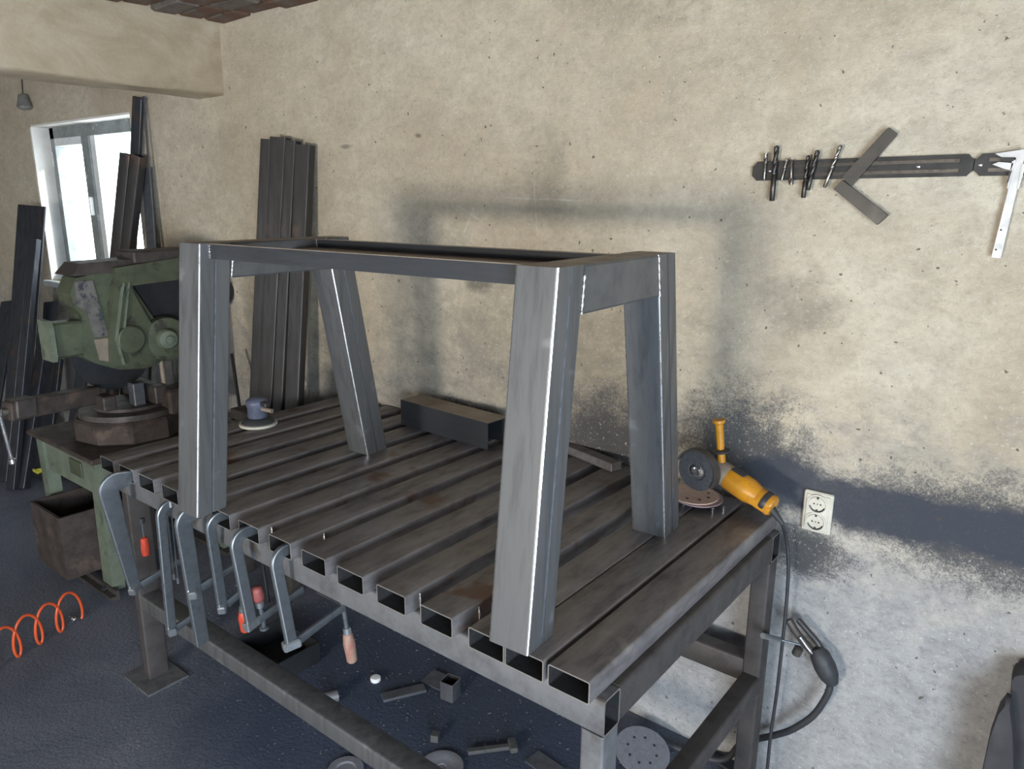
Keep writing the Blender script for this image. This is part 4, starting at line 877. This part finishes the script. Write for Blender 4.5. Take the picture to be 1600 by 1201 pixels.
# loose pieces under the bench
def piece(name, label, cat, mb, mats, loc, rotz=0, group='scrap pieces under the bench', smooth=None):
    o = mb.build(name, mats, None, loc, (0, 0, rotz), smooth); return tag(o, label, cat, group)
def fp(x, y, z=0.0): return at(x, y, Z=z)
piece('white_cap', 'small white round cap on the dark floor under the bench', 'cap', MB().lathe([(0, 0.019), (0.004, 0.021), (0.014, 0.021), (0.017, 0.018), (0.018, 0.004)], (0, 0, 0), (0, 0, 1), 24), 'white', fp(587, 1063), smooth=40)
piece('flat_offcut', 'grey flat steel strip lying right of the white cap', 'offcut', MB().box((-0.085, -0.024, 0), (0.085, 0.024, 0.012), bev=0.002), 'offcut', fp(631, 1084), 1.05)
piece('plate_offcut', 'square steel plate lying left of its twin under the slats', 'offcut', MB().box((-0.05, -0.045, 0), (0.05, 0.045, 0.006)), 'offcut', fp(683, 1063), 0.1)
piece('tube_offcut', 'short square tube offcut standing right of the square plate', 'offcut', MB().tube(0.06, 0.06, 0.075, 0.003, 0.005), ['offcut', 'cut', 'inside'], fp(704, 1088), 0.15, smooth=35)
piece('cube_offcut', 'tiny steel cube on the floor below the plates', 'offcut', MB().box((-0.014, -0.014, 0), (0.014, 0.014, 0.028), bev=0.001), 'frame', fp(680, 1156), 0.5)
piece('worn_disc', 'worn grinding disc with centre hole at the lower picture edge', 'grinding disc', MB().lathe([(0, 0.074), (0.004, 0.075), (0.008, 0.074), (0.0082, 0.046), (0.004, 0.038), (0.004, 0.016), (0.0005, 0.015)], (0, 0, 0), (0, 0, 1), 40), 'sandgrey', fp(690, 1199), smooth=30)
piece('worn_disc', 'grinding disc cut by the lower picture edge beside the stretcher', 'grinding disc', MB().lathe([(0, 0.06), (0.004, 0.061), (0.008, 0.06), (0.0082, 0.036), (0.004, 0.03), (0.004, 0.014)], (0, 0, 0), (0, 0, 1), 36), 'sandgrey', fp(540, 1204), smooth=30)
piece('round_plug', 'short dark round plug lying behind the front stretcher', 'offcut', MB().cyl((-0.03, 0, 0.022), (0.03, 0.01, 0.022), 0.022, n=20), 'bench', fp(516, 1098), 0.9, smooth=40)
rt = thing('torch_nozzle', 'pale bent metal piece shaped like a hammer on the floor', 'scrap', fp(775, 1172), 0.85, 'scrap pieces under the bench')
MB().box((-0.10, -0.012, 0.002), (0.05, 0.012, 0.016), bev=0.003).build('shaft', 'frame', rt)
MB().box((0.045, -0.032, 0.002), (0.075, 0.032, 0.022), bev=0.005).build('head', 'frame', rt)
piece('plate_offcut', 'steel plate lying by the front right bench leg', 'offcut', MB().box((-0.06, -0.035, 0), (0.06, 0.035, 0.006)), 'offcut', fp(851, 1196), -0.1)
fd = thing('floor_sanding_disc', 'grey sanding disc lying under the right end of the bench', 'sanding disc', fp(1003, 1178, 0.012), 0.3, 'scrap pieces under the bench')
MB().lathe([(0, 0.095), (0.002, 0.0955), (0.0035, 0.095)], (0, 0, 0), (0.16, -0.22, 1), 40).build('disc', 'sandgrey', fd, smooth=30)
for a in range(8):
    MB().lathe([(0, 0.005), (0.0008, 0.005)], Vector((0.05 * math.cos(a * PI / 4), 0.05 * math.sin(a * PI / 4), 0.0034 - 0.16 * 0.05 * math.cos(a * PI / 4) + 0.22 * 0.05 * math.sin(a * PI / 4))), (0.16, -0.22, 1), 10).build('dust_hole', 'plastic', fd)
fd.location.z = 0.026
piece('sheet_scrap', 'small bent sheet scrap beside the floor sanding disc', 'scrap', MB().box((-0.03, -0.02, 0), (0.03, 0.02, 0.003)), 'offcut', fp(985, 1200), 0.4)
open_box('dark_tray', 'low dark open tray on the floor behind the stretcher', 'tray', tuple(fp(400, 1045) + Vector((-0.12, -0.02, 0))), tuple(fp(400, 1045) + Vector((0.16, 0.20, 0.09))), 'black', 0.006)
piece('plate_offcut', 'dark plate leaning flat behind the stretcher by the tray', 'offcut', MB().box((-0.10, -0.04, 0), (0.10, 0.04, 0.008)), 'offcut', fp(425, 1062), -0.05)
piece('chalk_stick', 'short white stick on the dark floor behind the clamps', 'chalk', MB().cyl((-0.03, 0, 0.006), (0.03, 0, 0.006), 0.006, n=12), 'white', fp(288, 968), 0.55, smooth=40)
# metal chips and grit: too many to count
cm = MB()
for k in range(900):
    x, y = random.uniform(-0.5, 1.9), random.uniform(0.12, 1.08)
    s = random.uniform(0.0008, 0.0022); a = random.uniform(0, PI); l = s * random.uniform(1, 3.0)
    T = Matrix.Translation((x, y, 0)) @ Matrix.Rotation(a, 4, 'Z')
    cm.box((-l, -s * 0.6, 0), (l, s * 0.6, s), 0, T)
tag(cm.build('metal_chips', 'chips'), 'bright metal chips and grit scattered under the bench', 'metal chips', kind='stuff')
# dark cover at the lower right corner
dk = thing('folded_cover', 'dark grey folded cover standing against the wall in the lower right corner', 'cover', (2.55, 1.0, 0))
def DK(pts, y0, y1, name):
    P = []
    for x, y in pts:
        q = at(x, y, Y=(y0 + y1) / 2); P.append((q.x, q.z))
    zb = 0.0; P = [(x, max(zb, z)) for x, z in P]
    mb = MB(); ins = []
    c = Vector((sum(p[0] for p in P) / len(P), sum(p[1] for p in P) / len(P)))
    def sc(k): return [(c.x + (p[0] - c.x) * k, c.y + (p[1] - c.y) * (k if p[1] > 0.02 else 1)) for p in P]
    loops = [[(x, y, z) for x, z in sc(k)] for y, k in ((y0, 0.95), (y0 + (y1 - y0) * 0.25, 1.0), (y0 + (y1 - y0) * 0.75, 1.0), (y1, 0.95))]
    mb.loft(loops); o = Vector(dk.location); mb.v = [tuple(Vector(p) - o) for p in mb.v]
    return mb.build(name, 'cloth', dk, smooth=50)
DK([(1582, 1048), (1586, 1041), (1596, 1038), (1625, 1040), (1680, 1060), (1700, 1500), (1570, 1500), (1574, 1201), (1578, 1120)], 1.03, 1.10, 'back_fold')
DK([(1573, 1086), (1580, 1090), (1585, 1130), (1592, 1400), (1585, 1500), (1500, 1500), (1515, 1300), (1535, 1201), (1548, 1140), (1562, 1100)], 0.96, 1.02, 'front_fold')
